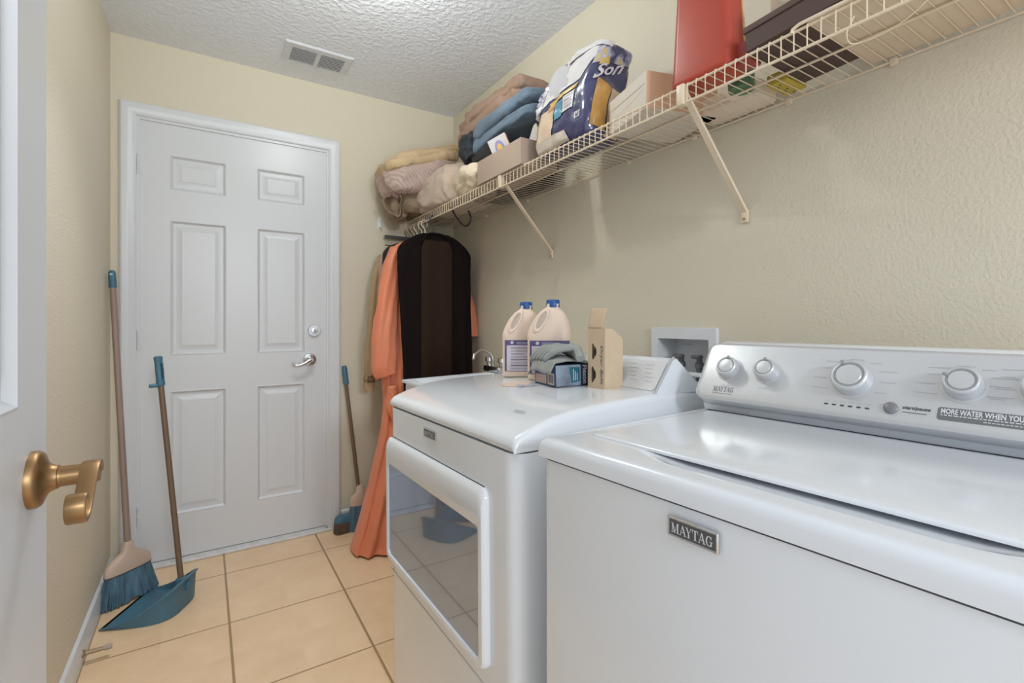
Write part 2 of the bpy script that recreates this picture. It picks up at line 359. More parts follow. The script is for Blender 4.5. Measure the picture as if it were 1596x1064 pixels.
# the near door, open against the left, brass scroll lever
d2 = bpy.data.objects.new('door_2', None); COL.objects.link(d2); d2.location = (-.169, .829, 0); d2.rotation_euler = (0, 0, PI/2); struct(d2)
w = MB(); DW = .76
panel_face(w, -DW, 0, .012, 2.03, [(-DW+.113, -DW+.32, .2, .70), (-DW+.113, -DW+.32, 1.025, 1.62), (-DW+.113, -DW+.32, 1.73, 1.92), (-.32, -.113, .2, .70), (-.32, -.113, 1.025, 1.62), (-.32, -.113, 1.73, 1.92)], 0, False, .035)
w.build('door_leaf', WHITE_PAINT, d2, angle=20)
BRASS = mat('antique_brass', (.35, .215, .105), .40, 1.0, bump=.06, bscale=60)
hz, hx = .937, -.063
ro = MB().lathe([(.0325, 0), (.0325, .006), (.030, .0095), (.0265, .011), (.022, .0125), (.0165, .016), (.0140, .021), (.0135, .0235), (.0122, .0240), (.0120, .026)], 40, rot_to_minus_y((hx, 0, hz))).build('door_lever', BRASS, d2)
MB().lathe([(.0117, .024), (.0117, .046), (.0115, .060), (.0105, .0612)], 28, rot_to_minus_y((hx, 0, hz))).build('lever_stem', BRASS, ro)
# scroll lever: a flat bar leaving the stem, dropping towards the hinge side and curling at the tip
w = MB(); cen = []
def sc(t): pass
path = [(.012, .0005), (.006, .010), (-.004, .0125), (-.016, .010), (-.030, .001), (-.044, -.011), (-.058, -.022), (-.072, -.029), (-.086, -.029), (-.095, -.021), (-.096, -.010), (-.088, -.003), (-.079, -.006), (-.077, -.013)]
def cat(P, n=6):
    out = []
    for i in range(len(P)-1):
        p0 = Vector(P[max(i-1, 0)]); p1 = Vector(P[i]); p2 = Vector(P[i+1]); p3 = Vector(P[min(i+2, len(P)-1)])
        for k in range(n):
            t = k/n; out.append(.5*((2*p1)+(p2-p0)*t+(2*p0-5*p1+4*p2-p3)*t*t+(3*p1-p0-3*p2+p3)*t**3))
    out.append(Vector(P[-1])); return out
pp = cat(path, 6); rings = []
for i, p in enumerate(pp):
    t = (pp[min(i+1, len(pp)-1)]-pp[max(i-1, 0)]).normalized(); nn = Vector((-t.y, t.x)); th = .0030 if i > 6 else .0045; hw = .0085
    ring = []
    for a, b in ((-1, -.8), (-.8, -1), (.8, -1), (1, -.8), (1, .8), (.8, 1), (-.8, 1), (-1, .8)):
        q = p + nn*th*b; ring.append((hx+q.x, -.054-hw*a, hz+q.y))
    rings.append(ring)
w.loft(rings); w.build('lever_arm', BRASS, ro, angle=50)

# baseboards
BP = [(0, 0), (.013, 0), (.013, .066), (.010, .076), (.009, .084), (.004, .090), (0, .092)]
def baseboard(name, y0, y1): pass
struct(MB().loft([[(XL+a, .02, b) for a, b in BP], [(XL+a, YB, b) for a, b in BP]]).build('baseboard_left', WHITE_PAINT, angle=30))
struct(MB().loft([[(DX1+.07, YB-a, b) for a, b in BP], [(XR, YB-a, b) for a, b in BP]]).build('baseboard_back', WHITE_PAINT, angle=30))
struct(MB().loft([[(XR-a, Y0, b) for a, b in BP], [(XR-a, YB-.013, b) for a, b in BP]]).build('baseboard_right', WHITE_PAINT, angle=30))

# ceiling vent
v = thing('ceiling_vent', 'white slatted air vent set in the textured ceiling', 'vent', (.458, 2.465, HC))
w = MB(); xa, xb, ya, yb = -.118, .118, -.05, .078
fr = [[(x, y, z) for x, y in ((-.152-o, -.09-o), (.152+o, -.09-o), (.152+o, .09+o), (-.152-o, .09+o))] for o, z in ((0, 0), (0, -.002), (-.006, -.007))]
fr += [[(xa, ya, -.007), (xb, ya, -.007), (xb, yb, -.007), (xa, yb, -.007)], [(xa, ya, -.0005), (xb, ya, -.0005), (xb, yb, -.0005), (xa, yb, -.0005)]]
w.loft(fr, False, False); w.box(-.009, .009, ya, yb, -.007, -.001)
for sx in (-.135, .135): w.lathe([(.004, -.007), (.004, -.0085), (.002, -.009)], 10, Matrix.Translation((sx, .01, 0)))
w.build('vent_frame', WHITE_PAINT, v, angle=25)
MB().box(xa, xb, ya, yb, -.0012, -.0004).build('vent_backing', mat('vent_shadow', (.16, .16, .16), .9), v)
w = MB()
for k in range(9):
    y = ya+.007+.0142*k
    for a, b in ((xa, -.009), (.009, xb)):
        w.add([(a, y, -.0065), (b, y, -.0065), (b, y+.0085, -.0045), (a, y+.0085, -.0045), (a, y+.0006, -.0072), (b, y+.0006, -.0072), (b, y+.0091, -.0052), (a, y+.0091, -.0052)], [(0,1,2,3),(4,5,6,7),(0,1,5,4),(2,3,7,6),(1,2,6,5),(3,0,4,7)])
w.build('vent_slats', WHITE_PAINT, v, smooth=False)

# flush ceiling lamp, above the frame: base plate over the bare light
cl = thing('ceiling_lamp', 'small round flush ceiling lamp base in the middle of the room', 'lamp', (LAMP[0], LAMP[1], HC))
MB().lathe([(.105, 0), (.105, -.008), (.06, -.012), (.0005, -.012)], 36).build('lamp_base', WHITE_PAINT, cl)
dl = thing('added_fill_ring', 'added white ring for an unseen fill light in the ceiling left of the flush lamp', 'lamp', (0.22, 1.70, HC))  # ring added only to go with the floor fill spot
MB().lathe([(.075, 0), (.075, -.004), (.062, -.007), (.056, -.003), (.056, 0)], 32, None, False, False).build('fill_light_ring', WHITE_PAINT, dl)
# ================================================================== washer
WS = thing('washing_machine', 'white top-loading washing machine in the right foreground with a silver knobbed control panel', 'washing machine', (.475, .663, 0), (0, 0, .07))
w = MB(); prof = []
for cx, cy, a0 in ((.66, -.024, 0), (.024, -.024, 90), (.024, -.665, 180), (.66, -.665, 270)):
    r = .02 if cx < .1 else .004
    for k in range(6): a = math.radians(a0+18*k); prof.append((cx+r*math.cos(a), cy+r*math.sin(a)))
w.prism(prof, .02, .8905); w.build('cabinet', ENAMEL, WS)
MB().box(.012, .655, -.677, -.012, .890, .8945).build('top_seam', DARKGAP, WS)
w = MB()
TZ = .925
def sst(a, b, x): t = min(1, max(0, (x-a)/(b-a))); return t*t*(3-2*t)
def top_z(x, y):
    z = TZ
    # scooped finger recess in front of the lid
    ramp = sst(-.14, -.24, y)*(1-sst(-.52, -.60, y)); front = .072-.024*ramp
    if ramp > 0: z -= .008*ramp*sst(front-.006, front+.014, x)*(1-sst(.112, .116, x))
    return z
nx, ny = 110, 90
def topfn(u, v):
    x = u*.69; y = -.689+.689*v
    return (x, y, top_z(x, y))
X = [0, 0, .0015, .005, .010, .014] + [.014+.006*k for k in range(1, 20)] + [.15+.03*k for k in range(0, 18)] + [.675, .682, .687, .689, .69, .69]
Yv = [0, 0, .0015, .005, .010, .014] + [.014+.02*k for k in range(1, 33)] + [.674, .678, .683, .6865, .688, .688]
def edge(t, n):      # drop near a rounded edge
    return 0 if t >= .014 else .014-math.sqrt(max(0, .014**2-(.014-t)**2))
vs = []; fs = []
for j, yy in enumerate(Yv):
    for i, xx in enumerate(X):
        low = i in (0, len(X)-1) or j in (0, len(Yv)-1)
        d = min(xx, .69-xx, yy, .688-yy)
        z = .894 if low else top_z(xx, -yy)-edge(d, 1)
        vs.append((xx, -yy, z))
n = len(X)
for j in range(len(Yv)-1):
    for i in range(n-1): fs.append((j*n+i, j*n+i+1, (j+1)*n+i+1, (j+1)*n+i))
w.add(vs, fs); w.build('worktop', ENAMEL, WS, angle=60)
# lid, a hair proud of the worktop
w = MB(); L0, L1, M0, M1 = .058, .445, -.652, -.036
rg = []
for ins, z in ((0, TZ-.001), (0, TZ+.002), (.0015, TZ+.0038), (.005, TZ+.005), (.016, TZ+.0055), (.022, TZ+.0062)):
    rg.append([(x, y, z) for x, y in rrect(L0+.022+ins, L1-ins, M0+ins, M1-ins, .022, 5)])
w.loft(rg, True, True); w.build('lid', ENAMEL, WS, angle=50)
w = MB(); w.loft([[(x, y, TZ+z) for x, y in rrect(.452+i*.003, .462, -.118, -.052, .003)] for i, z in ((0, 0), (0, .0012))]); w.build('lid_badge', mat('pale_badge', (.5, .5, .51), .4), WS)

# console: kick strip, end caps and silver control panel
SILVER = mat('silver_panel', (.60, .605, .615), .30, .35, coat=.2)
w = MB()
cp = [(.463, .926), (.455, .945), (.445, .958), (.520, 1.066), (.545, 1.076), (.60, 1.072), (.66, 1.0), (.67, .926)]
def inset(p, d): cx, cz = .56, .99; return [(x+(cx-x)*d, z+(cz-z)*d) for x, z in p]
w.loft([[(x, y, z) for x, z in inset(cp, d)] for y, d in ((-.016, .10), (-.019, .03), (-.026, 0), (-.655, 0), (-.664, .03), (-.667, .10))]); w.build('console', ENAMEL, WS, angle=35)
MB().box(.462, .475, -.66, -.028, .9258, .9275).build('console_gap', DARKGAP, WS)
FA = Vector((.4255, 0, .961)); FB = Vector((.494, 0, 1.0745)); FU = (FB-FA).normalized(); FN = Vector((-FU.z, 0, FU.x)); FH = (FB-FA).length
# the panel plate: face follows FA->FB, rounded ends
PM = frame(FA, (0, -1, 0), FU)          # local x along -y (towards the right), y up the slope, z out of the face
w = MB(); rg = []
for ins, z in ((0, -.030), (0, -.008), (.001, -.003), (.004, -.0008), (.009, 0)):
    rg.append([(x, y, z) for x, y in rrect(.016+ins, .672-ins, ins-.004, FH-ins, .02-ins*.5, 6)])
w.loft(rg, True, True, M=PM); PANEL = w.build('control_panel', SILVER, WS, angle=35)
def knob(x, y, r, deg, hgt=.024):
    M = PM @ Matrix.Translation((x, y, 0))
    k = MB().lathe([(r*1.02, 0), (r, .003), (r*.97, hgt*.82), (r*.93, hgt*.93), (r*.86, hgt), (r*.80, hgt), (r*.76, hgt*.93), (r*.66, hgt*.93), (r*.62, hgt*.98), (r*.3, hgt*1.0), (.0002, hgt*1.01)], 40, M).build('knob', SILVER, WS, angle=30)
    MB().lathe([(r*.79, hgt*.95), (r*.665, hgt*.95)], 40, M, False, False).build('knob_ring', mat('knob_ring_grey', (.33, .335, .345), .4, .3), k)
    a = math.radians(deg); b = MB(); b.rbox(r*.66, r*.98, -.0022, .0022, hgt*.9, hgt*1.08, .001, 2, M @ Matrix.Rotation(a, 4, 'Z')); b.build('knob_pointer', GREYP, k)
    MB().lathe([(r*1.18, .0001), (r*1.18, .0008), (r*1.05, .0014)], 40, M).build('knob_collar', SILVER, k)
    return k
KN = [(.083, .066, .0225, 88), (.160, .068, .0215, 92), (.305, .066, .0300, 118), (.449, .071, .0235, 158), (.532, .074, .0235, 100)]
for x, y, r, deg in KN: knob(x, y, r, deg)
# printing on the panel: name, lamps, start button, the small legends as fine strokes
w = MB(); serif_name(w, PM @ Matrix.Translation((.058, .0150, 0)), .044, .0115)
bar(w, .058, .0105, .042, .0009, PM)
w.build('maker_name', PRINT, PANEL)
for cx, cy, r, _ in KN[2:]:
    w = MB()
    for k in range(9):
        a = math.radians(-30+30*k); wd = .016+.006*((k*7) % 3)
        X0 = cx+math.cos(a)*(r+.010)-(wd if math.cos(a) < -.2 else (wd/2 if abs(math.cos(a)) <= .2 else 0)); Y0_ = cy+math.sin(a)*(r+.010)
        if Y0_ < FH-.006 and Y0_ > .004: bar(w, X0, Y0_, wd, .0011, PM)
    w.build('legends', PRINT_L, PANEL)
for cx, cy, r, _ in KN[:2]: w = MB(); bar(w, cx-.009, cy-r-.014, .018, .0011, PM); w.build('legends', PRINT_L, PANEL)
w = MB()
for k in range(6): bar(w, .270+.0122*k, .0225, .008, .0010, PM)
w.build('legends', PRINT_L, PANEL)
for k in range(6):
    MB().rbox(.270+.0122*k, .270+.0122*k+.0065, .0150, .0180, -.001, .0008, .0006, 1, PM).build('indicator_lamp', mat('indicator_dark', (.06, .06, .065), .3), PANEL)
M = PM @ Matrix.Translation((.366, .0218, 0))
MB().lathe([(.0098, 0), (.0098, .003), (.0085, .0045), (.005, .0055), (.0002, .006)], 28, M).build('start_button', mat('start_button_grey', (.20, .20, .205), .3, coat=.4), PANEL)
w = MB(); put_text(w, 'start/pause', .3805, .0215, PM, .0350, .0078, shear=.2, bold=.03); bar(w, .3815, .0175, .030, .0011, PM); w.build('start_lettering', mat('dark_print', (.08, .08, .085), .6), PANEL)
w = MB(); w.loft([[(x, y, z) for x, y in rrect(.4235, .64, .0125, .0335, .004)] for z in (0, .0004)], M=PM); st = w.build('advice_sticker', mat('sticker_grey', (.155, .155, .16), .5), PANEL)
w = MB(); put_text(w, 'MORE WATER WHEN YOU', .4275, .0230, PM, .0875, .0088, z=.0008, bold=.03)
x = .4275
for k in range(24):
    l = .0025+.003*((k*5) % 4)/3; bar(w, x, .0200, l, .0015, PM, .0008); x += l+.0014
for k in range(14): bar(w, .475+.0045*k, .0158, .0034, .0011, PM, .0008)
w.build('sticker_lettering', mat('sticker_white', (.72, .72, .73), .5), st)
# badge on the front
BM = frame((-.0005, -.2585, .853), (0, -1, 0), (0, 0, 1))
w = MB(); w.loft([[(x, y, z) for x, y in rrect(i, .0675-i, i, .0245-i, .001, 2)] for i, z in ((0, 0), (0, .003), (.0012, .0042), (.003, .0038))], M=BM); bd = w.build('front_badge', CHROME, WS, angle=25)
w = MB(); w.flat(rrect(.0030, .0645, .003, .0215, .0005, 1), .0040, BM); w.build('badge_field', mat('badge_dark', (.085, .085, .09), .45), bd)
w = MB(); serif_name(w, BM @ Matrix.Translation((.0062, .0062, .0042)), .0552, .0122); w.build('badge_lettering', mat('badge_silver', (.68, .68, .69), .35), bd)
for fx in (.06, .6):
    for fy in (-.06, -.62): MB().lathe([(.02, 0), (.02, .012), (.012, .014), (.012, .02)], 12, Matrix.Translation((fx, fy, 0))).build('foot', GREYP, WS)

# ================================================================== dryer
DR = thing('clothes_dryer', 'white front-loading clothes dryer with a tinted window, between the washing machine and the orange robe', 'dryer', (.473, .719, 0), (-.018, 0, 0))
w = MB(); r = .035
pf = [(.0, .70-r)]
for k in range(1, 7): a = PI-PI/2*k/6; pf.append((r+r*math.cos(a), .70-r+r*math.sin(a)))
pf += [(.66, .70), (.66, 0)]
for k in range(0, 7): a = 1.5*PI-PI/2*k/6; pf.append((r+r*math.cos(a), r+r*math.sin(a)))
# cabinet walls round an open front: ring prism minus window opening
WY0, WY1, WZ0, WZ1 = .108, .680, .44, .725
for z0, z1 in ((.03, WZ0), (WZ1, .8765)): w.prism(pf, z0, z1)
nearp = [(WX, WY) for WX, WY in pf if WY < .3] + [(.03, .09)]
w.prism([(.66, 0), *[(r+r*math.cos(1.5*PI-PI/2*k/6), r+r*math.sin(1.5*PI-PI/2*k/6)) for k in range(7)], (0, WY0), (.64, WY0)], WZ0, WZ1)
w.prism([(0, WY1), *[(r+r*math.cos(PI-PI/2*k/6), .70-r+r*math.sin(PI-PI/2*k/6)) for k in range(3, 7)], (.66, .70), (.64, WY1)], WZ0, WZ1)
w.box(.62, .66, WY0, WY1, WZ0, WZ1)
w.build('cabinet', ENAMEL, DR, angle=30)
# inside: bulkhead with the drum mouth
BK = mat('dryer_inner_wall', (.42, .425, .43), .5)
w = MB(); cy, cz, R = .36, .595, .165
ringo = [(cy+.40*math.cos(a), cz+.40*math.sin(a)) for a in [2*PI*k/48 for k in range(48)]]
def clampr(y, z): return (min(max(y, WY0), WY1), min(max(z, WZ0), WZ1))
rg = [[(.11, *clampr(y, z)) for y, z in ringo]] + [[(x, cy+q*math.cos(2*PI*k/48), cz+min(q, .142)*math.sin(2*PI*k/48)) for k in range(48)] for q, x in ((R+.02, .11), (R+.015, .098), (R, .095), (R-.006, .11), (R-.006, .55))]
w.loft(rg, False, True); w.build('drum_mouth', BK, DR, angle=40)
MB().box(.610, .6245, WY0, WY1, WZ0, WZ1).build('drum_back', mat('dryer_drum_dark', (.12, .12, .125), .5), DR)
# door: bulged frame round the pane
w = MB(); o0 = rrect(.094, .690, .432, .790, .022, 5); i0 = rrect(.118, .676, .449, .712, .016, 5)
def ringpts(p, x, k=0.0): return [(x, y, z) for y, z in p]
def mixp(a, b, t): return [(p[0]+(q[0]-p[0])*t, p[1]+(q[1]-p[1])*t) for p, q in zip(a, b)]
w.loft([ringpts(o0, .001), ringpts(o0, -.007), ringpts(mixp(o0, i0, .07), -.0125), ringpts(mixp(o0, i0, .2), -.0165), ringpts(mixp(o0, i0, .5), -.0175), ringpts(mixp(o0, i0, .92), -.0150), ringpts(i0, -.0125), ringpts(i0, .012)], False, False)
dd = w.build('dryer_door', ENAMEL, DR, angle=35)
pm = bpy.data.materials.new('tinted_window'); pm.use_nodes = True; nt = pm.node_tree; nt.nodes.clear()
ot = nt.nodes.new('ShaderNodeOutputMaterial'); mx = nt.nodes.new('ShaderNodeMixShader'); gl = nt.nodes.new('ShaderNodeBsdfGlossy'); tr = nt.nodes.new('ShaderNodeBsdfTransparent')
lw = nt.nodes.new('ShaderNodeLayerWeight'); lw.inputs[0].default_value = .55
gl.inputs['Color'].default_value = (.62, .74, .98, 1); gl.inputs['Roughness'].default_value = .04; tr.inputs[0].default_value = (.42, .43, .44, 1)
mr = nt.nodes.new('ShaderNodeMapRange'); mr.inputs[3].default_value = .30; mr.inputs[4].default_value = .80; nt.links.new(lw.outputs['Facing'], mr.inputs[0])
nt.links.new(mr.outputs[0], mx.inputs[0]); nt.links.new(tr.outputs[0], mx.inputs[1]); nt.links.new(gl.outputs[0], mx.inputs[2]); df = nt.nodes.new('ShaderNodeBsdfDiffuse'); df.inputs[0].default_value = (.55, .56, .58, 1); m2 = nt.nodes.new('ShaderNodeMixShader'); m2.inputs[0].default_value = .24  # bluish gloss and grey diffuse haze added to pale and grey the reflection
nt.links.new(mx.outputs[0], m2.inputs[1]); nt.links.new(df.outputs[0], m2.inputs[2]); nt.links.new(m2.outputs[0], ot.inputs[0])
MB().loft([[(-.011, y, z) for y, z in i0], [(-.009, y, z) for y, z in i0]]).build('door_window', pm, dd, smooth=False)
MB().box(-.0008, .004, .004, .696, .3935, .3955).build('panel_seam', PRINT_L, DR)
MB().box(-.0011, .0, .112, .672, .7895, .7918).build('door_shadow_gap', DARKGAP, DR)
for yy in (.30, .655): MB().box(-.002, .001, yy, yy+.012, .416, .420).build('door_screw', GREYP, DR)
MB().box(.010, .65, .010, .690, .876, .881).build('top_seam', DARKGAP, DR)
# crowned top
prof = [(.004, .880), (0, .886), (0, .892), (.003, .900), (.010, .907), (.025, .914), (.055, .9245), (.09, .9345), (.13, .9425), (.18, .948), (.25, .9525), (.34, .956), (.50, .957), (.675, .957), (.69, .950), (.69, .880)]
ys = [(0, .095, 0), (0, .016, 0), (.0012, .0085, 0), (.004, .004, 0), (.009, .001, 0), (.016, 0, 0), (.684, 0, 0), (.691, .001, 0), (.696, .004, 0), (.6988, .0085, 0), (.70, .016, 0), (.70, .095, 0)]
rg = []
for y, drop, ins in ys:
    rg.append([(x, y, max(.880, z-drop)) for x, z in prof])
w = MB(); w.loft(rg, True, True, True); w.build('top', ENAMEL, DR, angle=45)
# console
CM = Matrix.Translation((.388, .012, .952)) @ Matrix.Rotation(-.10, 4, 'Z')
w = MB(); cpf = [(0, 0), (.004, .006), (.054, .078), (.062, .083), (.072, .082), (.15, .012), (.16, 0)]
w.loft([[(x, y, z) for x, z in [(px+(.06-px)*d, pz+(.03-pz)*d) for px, pz in cpf]] for y, d in ((0, .06), (.003, .015), (.008, 0), (.655, 0), (.66, .015), (.663, .06))], M=CM); dc = w.build('console', ENAMEL, DR, angle=35)
FM = CM @ frame((.0045, .655, .0075), (0, -1, 0), (.05, 0, .072))
w = MB(); w.loft([[(x, y, z) for x, y in rrect(.004, .646, .002, .082, .010)] for z in (0, .0015)], M=FM); pl = w.build('console_panel', mat('console_panel_white', (.72, .725, .74), .3), dc)
for k in range(4):
    w = MB()
    for row in range(5): bar(w, .415+.055*k+.006*row, .068-.011*row, .030-.004*((k+row) % 3), .0012, FM, .002)
    w.build('legends', PRINT_L, pl)
w = MB(); w.tube([CM @ Vector((x, .002, z)) for x, z in [(0, 0), (.004, .008), (.054, .080), (.062, .085)]], .003, 6); w.build('console_edge', mat('console_edge_grey', (.42, .42, .43), .4), dc)
# badge and little print on the top
BM = frame((-.0005, .4205, .8375), (0, -1, 0), (0, 0, 1))
w = MB(); w.loft([[(x, y, z) for x, y in rrect(i, .0725-i, i, .0225-i, .001, 2)] for i, z in ((0, 0), (0, .003), (.0012, .0042), (.003, .0038))], M=BM); bd = w.build('front_badge', CHROME, DR, angle=25)
w = MB(); w.flat(rrect(.0030, .0695, .003, .0195, .0005, 1), .0040, BM); w.build('badge_field', MATS['badge_dark'], bd)
w = MB(); serif_name(w, BM @ Matrix.Translation((.0065, .0055, .0042)), .0595, .0115); w.build('badge_lettering', MATS['badge_silver'], bd)
w = MB(); TMx = frame((.082, .118, .9335), (0.05, -1, 0), (1, 0, .25))
for k in range(3): w.tube([(.012*math.cos(a)*.5+k*.012, .005*math.sin(a), .001) for a in [2*PI*i/12 for i in range(12)]], .0007, 4, True, TMx)
w.build('top_print', PRINT_L, DR)
for fx in (.06, .6):
    for fy in (.06, .64): MB().lathe([(.02, .013+(.013 if fy > .3 else 0)-.012), (.02, .024), (.012, .026), (.012, .032)], 12, Matrix.Translation((fx, fy, 0))).build('foot', GREYP, DR)
# ================================================================== laundry tub, tap and supply box
TUBM = mat('tub_plastic', (.72, .75, .80), .35)
TB = thing('laundry_tub', 'white plastic laundry tub partly hidden behind the far end of the dryer', 'laundry tub', (.735, 1.46, 0))
TW, TL_, RZ = .53, .60, .865          # depth towards the wall, length along it
w = MB()
def tr(x0, x1, y0, y1, z, r=.03, lift=0):
    return [(x, y, z+lift*(x/TW)) for x, y in rrect(x0, x1, y0, y1, r, 5)]
w.loft([tr(.05, TW-.03, .05, TL_-.05, .50, .05), tr(.004, TW, .010, TL_-.010, RZ-.05, .03, .012), tr(.006, TW, .008, TL_-.008, RZ-.012, .03, .012), tr(-.004, TW, -.002, TL_+.002, RZ-.010, .012, .012), tr(-.004, TW, -.002, TL_+.002, RZ, .012, .012),
        tr(.040, TW-.09, .040, TL_-.03, RZ-.001, .03, .012), tr(.045, TW-.095, .045, TL_-.035, RZ-.01, .03, .012), tr(.085, TW-.11, .085, TL_-.08, .52, .05)], True, True)
w.build('basin', TUBM, TB, angle=40)
for x, y in ((.08, .08), (.08, TL_-.08), (TW-.08, .08), (TW-.08, TL_-.08)):
    MB().loft([[(x+a*.02, y+b*.02, 0) for a, b in ((-1,-1),(1,-1),(1,1),(-1,1))], [(x+a*.03, y+b*.03, .56) for a, b in ((-1,-1),(1,-1),(1,1),(-1,1))]]).build('leg', TUBM, TB)
FC = thing('tub_tap', 'chrome gooseneck tap at the back of the laundry tub beside the bleach jugs', 'tap', (1.20, 2.02, RZ+.011))
w = MB(); w.rbox(-.03, .03, -.06, .09, 0, .03, .01, 3); w.build('tap_body', CHROME, FC)
w = MB(); w.tube(cat([(0, .04, .028), (0, .042, .06), (-.01, .047, .088), (-.04, .05, .103), (-.08, .04, .104), (-.11, .03, .085), (-.115, .028, .065)], 5), .0075, 10); w.build('spout', CHROME, FC)
for y in (-.045, .075):
    MB().lathe([(.012, .03), (.012, .045), (.02, .05), (.018, .07), (.004, .073)], 16, Matrix.Translation((0, y, 0))).build('tap_handle', CHROME, FC)

SB = thing('washer_supply_box', 'white recessed plumbing box on the wall above the gap between dryer and washing machine', 'plumbing box', (XR, 1.0155, .99))
w = MB(); ya, yb, za, zb = -.125, .126, -.09, .112
fo = rrect(ya, yb, za, zb, .006, 2); fi = rrect(OY0-1.0155+.001, OY1-1.0155-.001, OZ0-.99+.001, OZ1-.99-.001, .004, 2)
w.loft([[(x, p[0], p[1]) for p in f] for f, x in ((fo, 0), (fo, -.009), (mixp(fo, fi, .04), -.012), (fi, -.012), (fi, .085))], False, True); w.build('box_frame', mat('supply_box_white', (.72, .73, .75), .4), SB, angle=30)
for y, lever in ((.035, 'grey'), (-.035, 'grey')):
    w = MB(); w.lathe([(.010, -.06), (.010, -.02), (.014, -.018), (.014, -.002), (.009, 0), (.009, .018)], 14, Matrix.Translation((.03, y, 0)))
    w.rbox(.005, .03, y-.016, y+.016, .012, .024, .004, 2); vv = w.build('valve', mat('valve_grey', (.16, .165, .17), .4, .3), SB)
w = MB(); w.rbox(-.018, .01, -.072, -.012, -.042, -.030, .002, 1); w.build('label_tab', PLASTIC_W, SB)
w = MB(); w.box(.0845, .0852, .03, .075, .052, .0545); w.build('moulded_mark', PRINT_L, SB)
for y in (1.045, .985):
    h = MB(); h.tube(cat([(XR+.03, y, .93), (XR-.03, y-.02, .90), (XR-.055, y-.10, .84), (XR-.06, y-.2, .5), (XR-.055, y-.22, .30)], 5), .010, 8)
    tag(h.build('supply_hose', mat('hose_grey', (.35, .35, .36), .4, .4)), 'grey hose hanging from a valve of the plumbing box', 'hose', 'hoses below the plumbing box')

# ================================================================== wire shelf
SZ, SXF, SXB, SY0, SY1 = 1.7065, .997, 1.300, -.20, 2.722
SH = thing('wire_shelf', 'long cream coated wire shelf fixed high along the right wall', 'shelf', (1.30, 1.3, SZ))
def sw(): return MB()
o = Matrix.Translation((-1.30, -1.3, -SZ))
w = sw(); k = 0; y = SY1
while y > SY0:
    w.tube([(SXB, y, SZ), (SXF+.003, y, SZ), (SXF, y, SZ-.003), (SXF, y, SZ-.046)], .0014, 5, M=o); y -= .0254
w.build('wire_deck', WIRE, SH)
for nm, x, z, r in (('front_rail', SXF+.0035, SZ-.0045, .0030), ('lip_rail', SXF+.0025, SZ-.046, .0032), ('middle_rail', 1.150, SZ-.0042, .0030), ('back_rail', SXB-.002, SZ-.0042, .0028)):
    w = sw(); w.tube([(x, SY0, z), (x, SY1, z)], r, 8, M=o); w.build(nm, WIRE, SH)
w = sw(); w.tube([(SXF-.003, .515, SZ-.008), (SXF-.003, .513, SZ-.001), (SXF-.003, .50, SZ+.003), (SXF-.003, SY0, SZ+.003)], .0034, 8, M=o); w.build('splice_rail', WIRE, SH)
for y in (.45, .68, .97, 1.25, 1.55, 1.9, 2.3): 
    w = sw(); w.rbox(XR-.013, XR-.0005, y-.008, y+.008, SZ-.014, SZ+.004, .003, 2, o); w.build('wall_clip', WIRE, SH)
for ya, yb in ((1.654, 1.715), (.784, .804)):
    a = Vector((SXF-.002, ya, SZ-.004)); b = Vector((XR-.008, yb, 1.432)); w = sw(); dirv = (b-a).normalized(); sd = dirv.cross(Vector((1, 0, 0))).normalized(); sd = Vector((0, 1, 0))
    nrm = dirv.cross(sd).normalized(); rings = []
    for t in (0, 1):
        c = a+(b-a)*t; rings.append([c+sd*p+nrm*q for p, q in ((-.008, -.0015), (.008, -.0015), (.010, .004), (.0075, .004), (.006, .001), (-.006, .001), (-.0075, .004), (-.010, .004))])
    w.loft(rings, M=o)
    w.rbox(XR-.010, XR-.0015, yb-.011, yb+.011, 1.403, 1.440, .003, 2, o); w.rbox(SXF-.006, SXF+.016, ya-.011, ya+.011, SZ-.050, SZ+.0015, .003, 2, o)
    br = w.build('support_brace', WIRE, SH, angle=30)
    w = sw(); w.lathe([(.0045, 0), (.0045, .002), (.001, .0028)], 10, o @ frame((XR-.010, yb, 1.414), (0, 1, 0), (0, 0, 1)) @ Matrix.Rotation(PI, 4, 'X')); w.build('screw', mat('brass_screw', (.5, .36, .16), .35, .8), br)
w = sw(); w.rbox(SXF-.012, SXF+.03, SY1-.006, YB-.001, SZ-.055, SZ+.006, .004, 2, o); w.build('end_bracket', WIRE, SH)
w = sw(); w.tube(cat([(SXF, .405, SZ-.03), (SXF+.005, .420, SZ-.055), (SXF+.035, .418, SZ-.064), (SXF+.04, .36, SZ-.062), (SXF+.01, .30, SZ-.05), (SXF-.003, .285, SZ+.01), (SXF-.003, .33, SZ+.03)], 6), .0013, 6, M=o); w.build('loose_wire', WIRE, SH)

# ================================================================== what stands on the shelf
DK = SZ + .0017
def sit(mb, name, m, label, cat_, loc, angle=40, group=None, **k):
    ob = mb.build(name, m, angle=angle, loc=loc, **k); return tag(ob, label, cat_, group)
CARD_C = mat('cream_card', (.76, .62, .47), .7); 
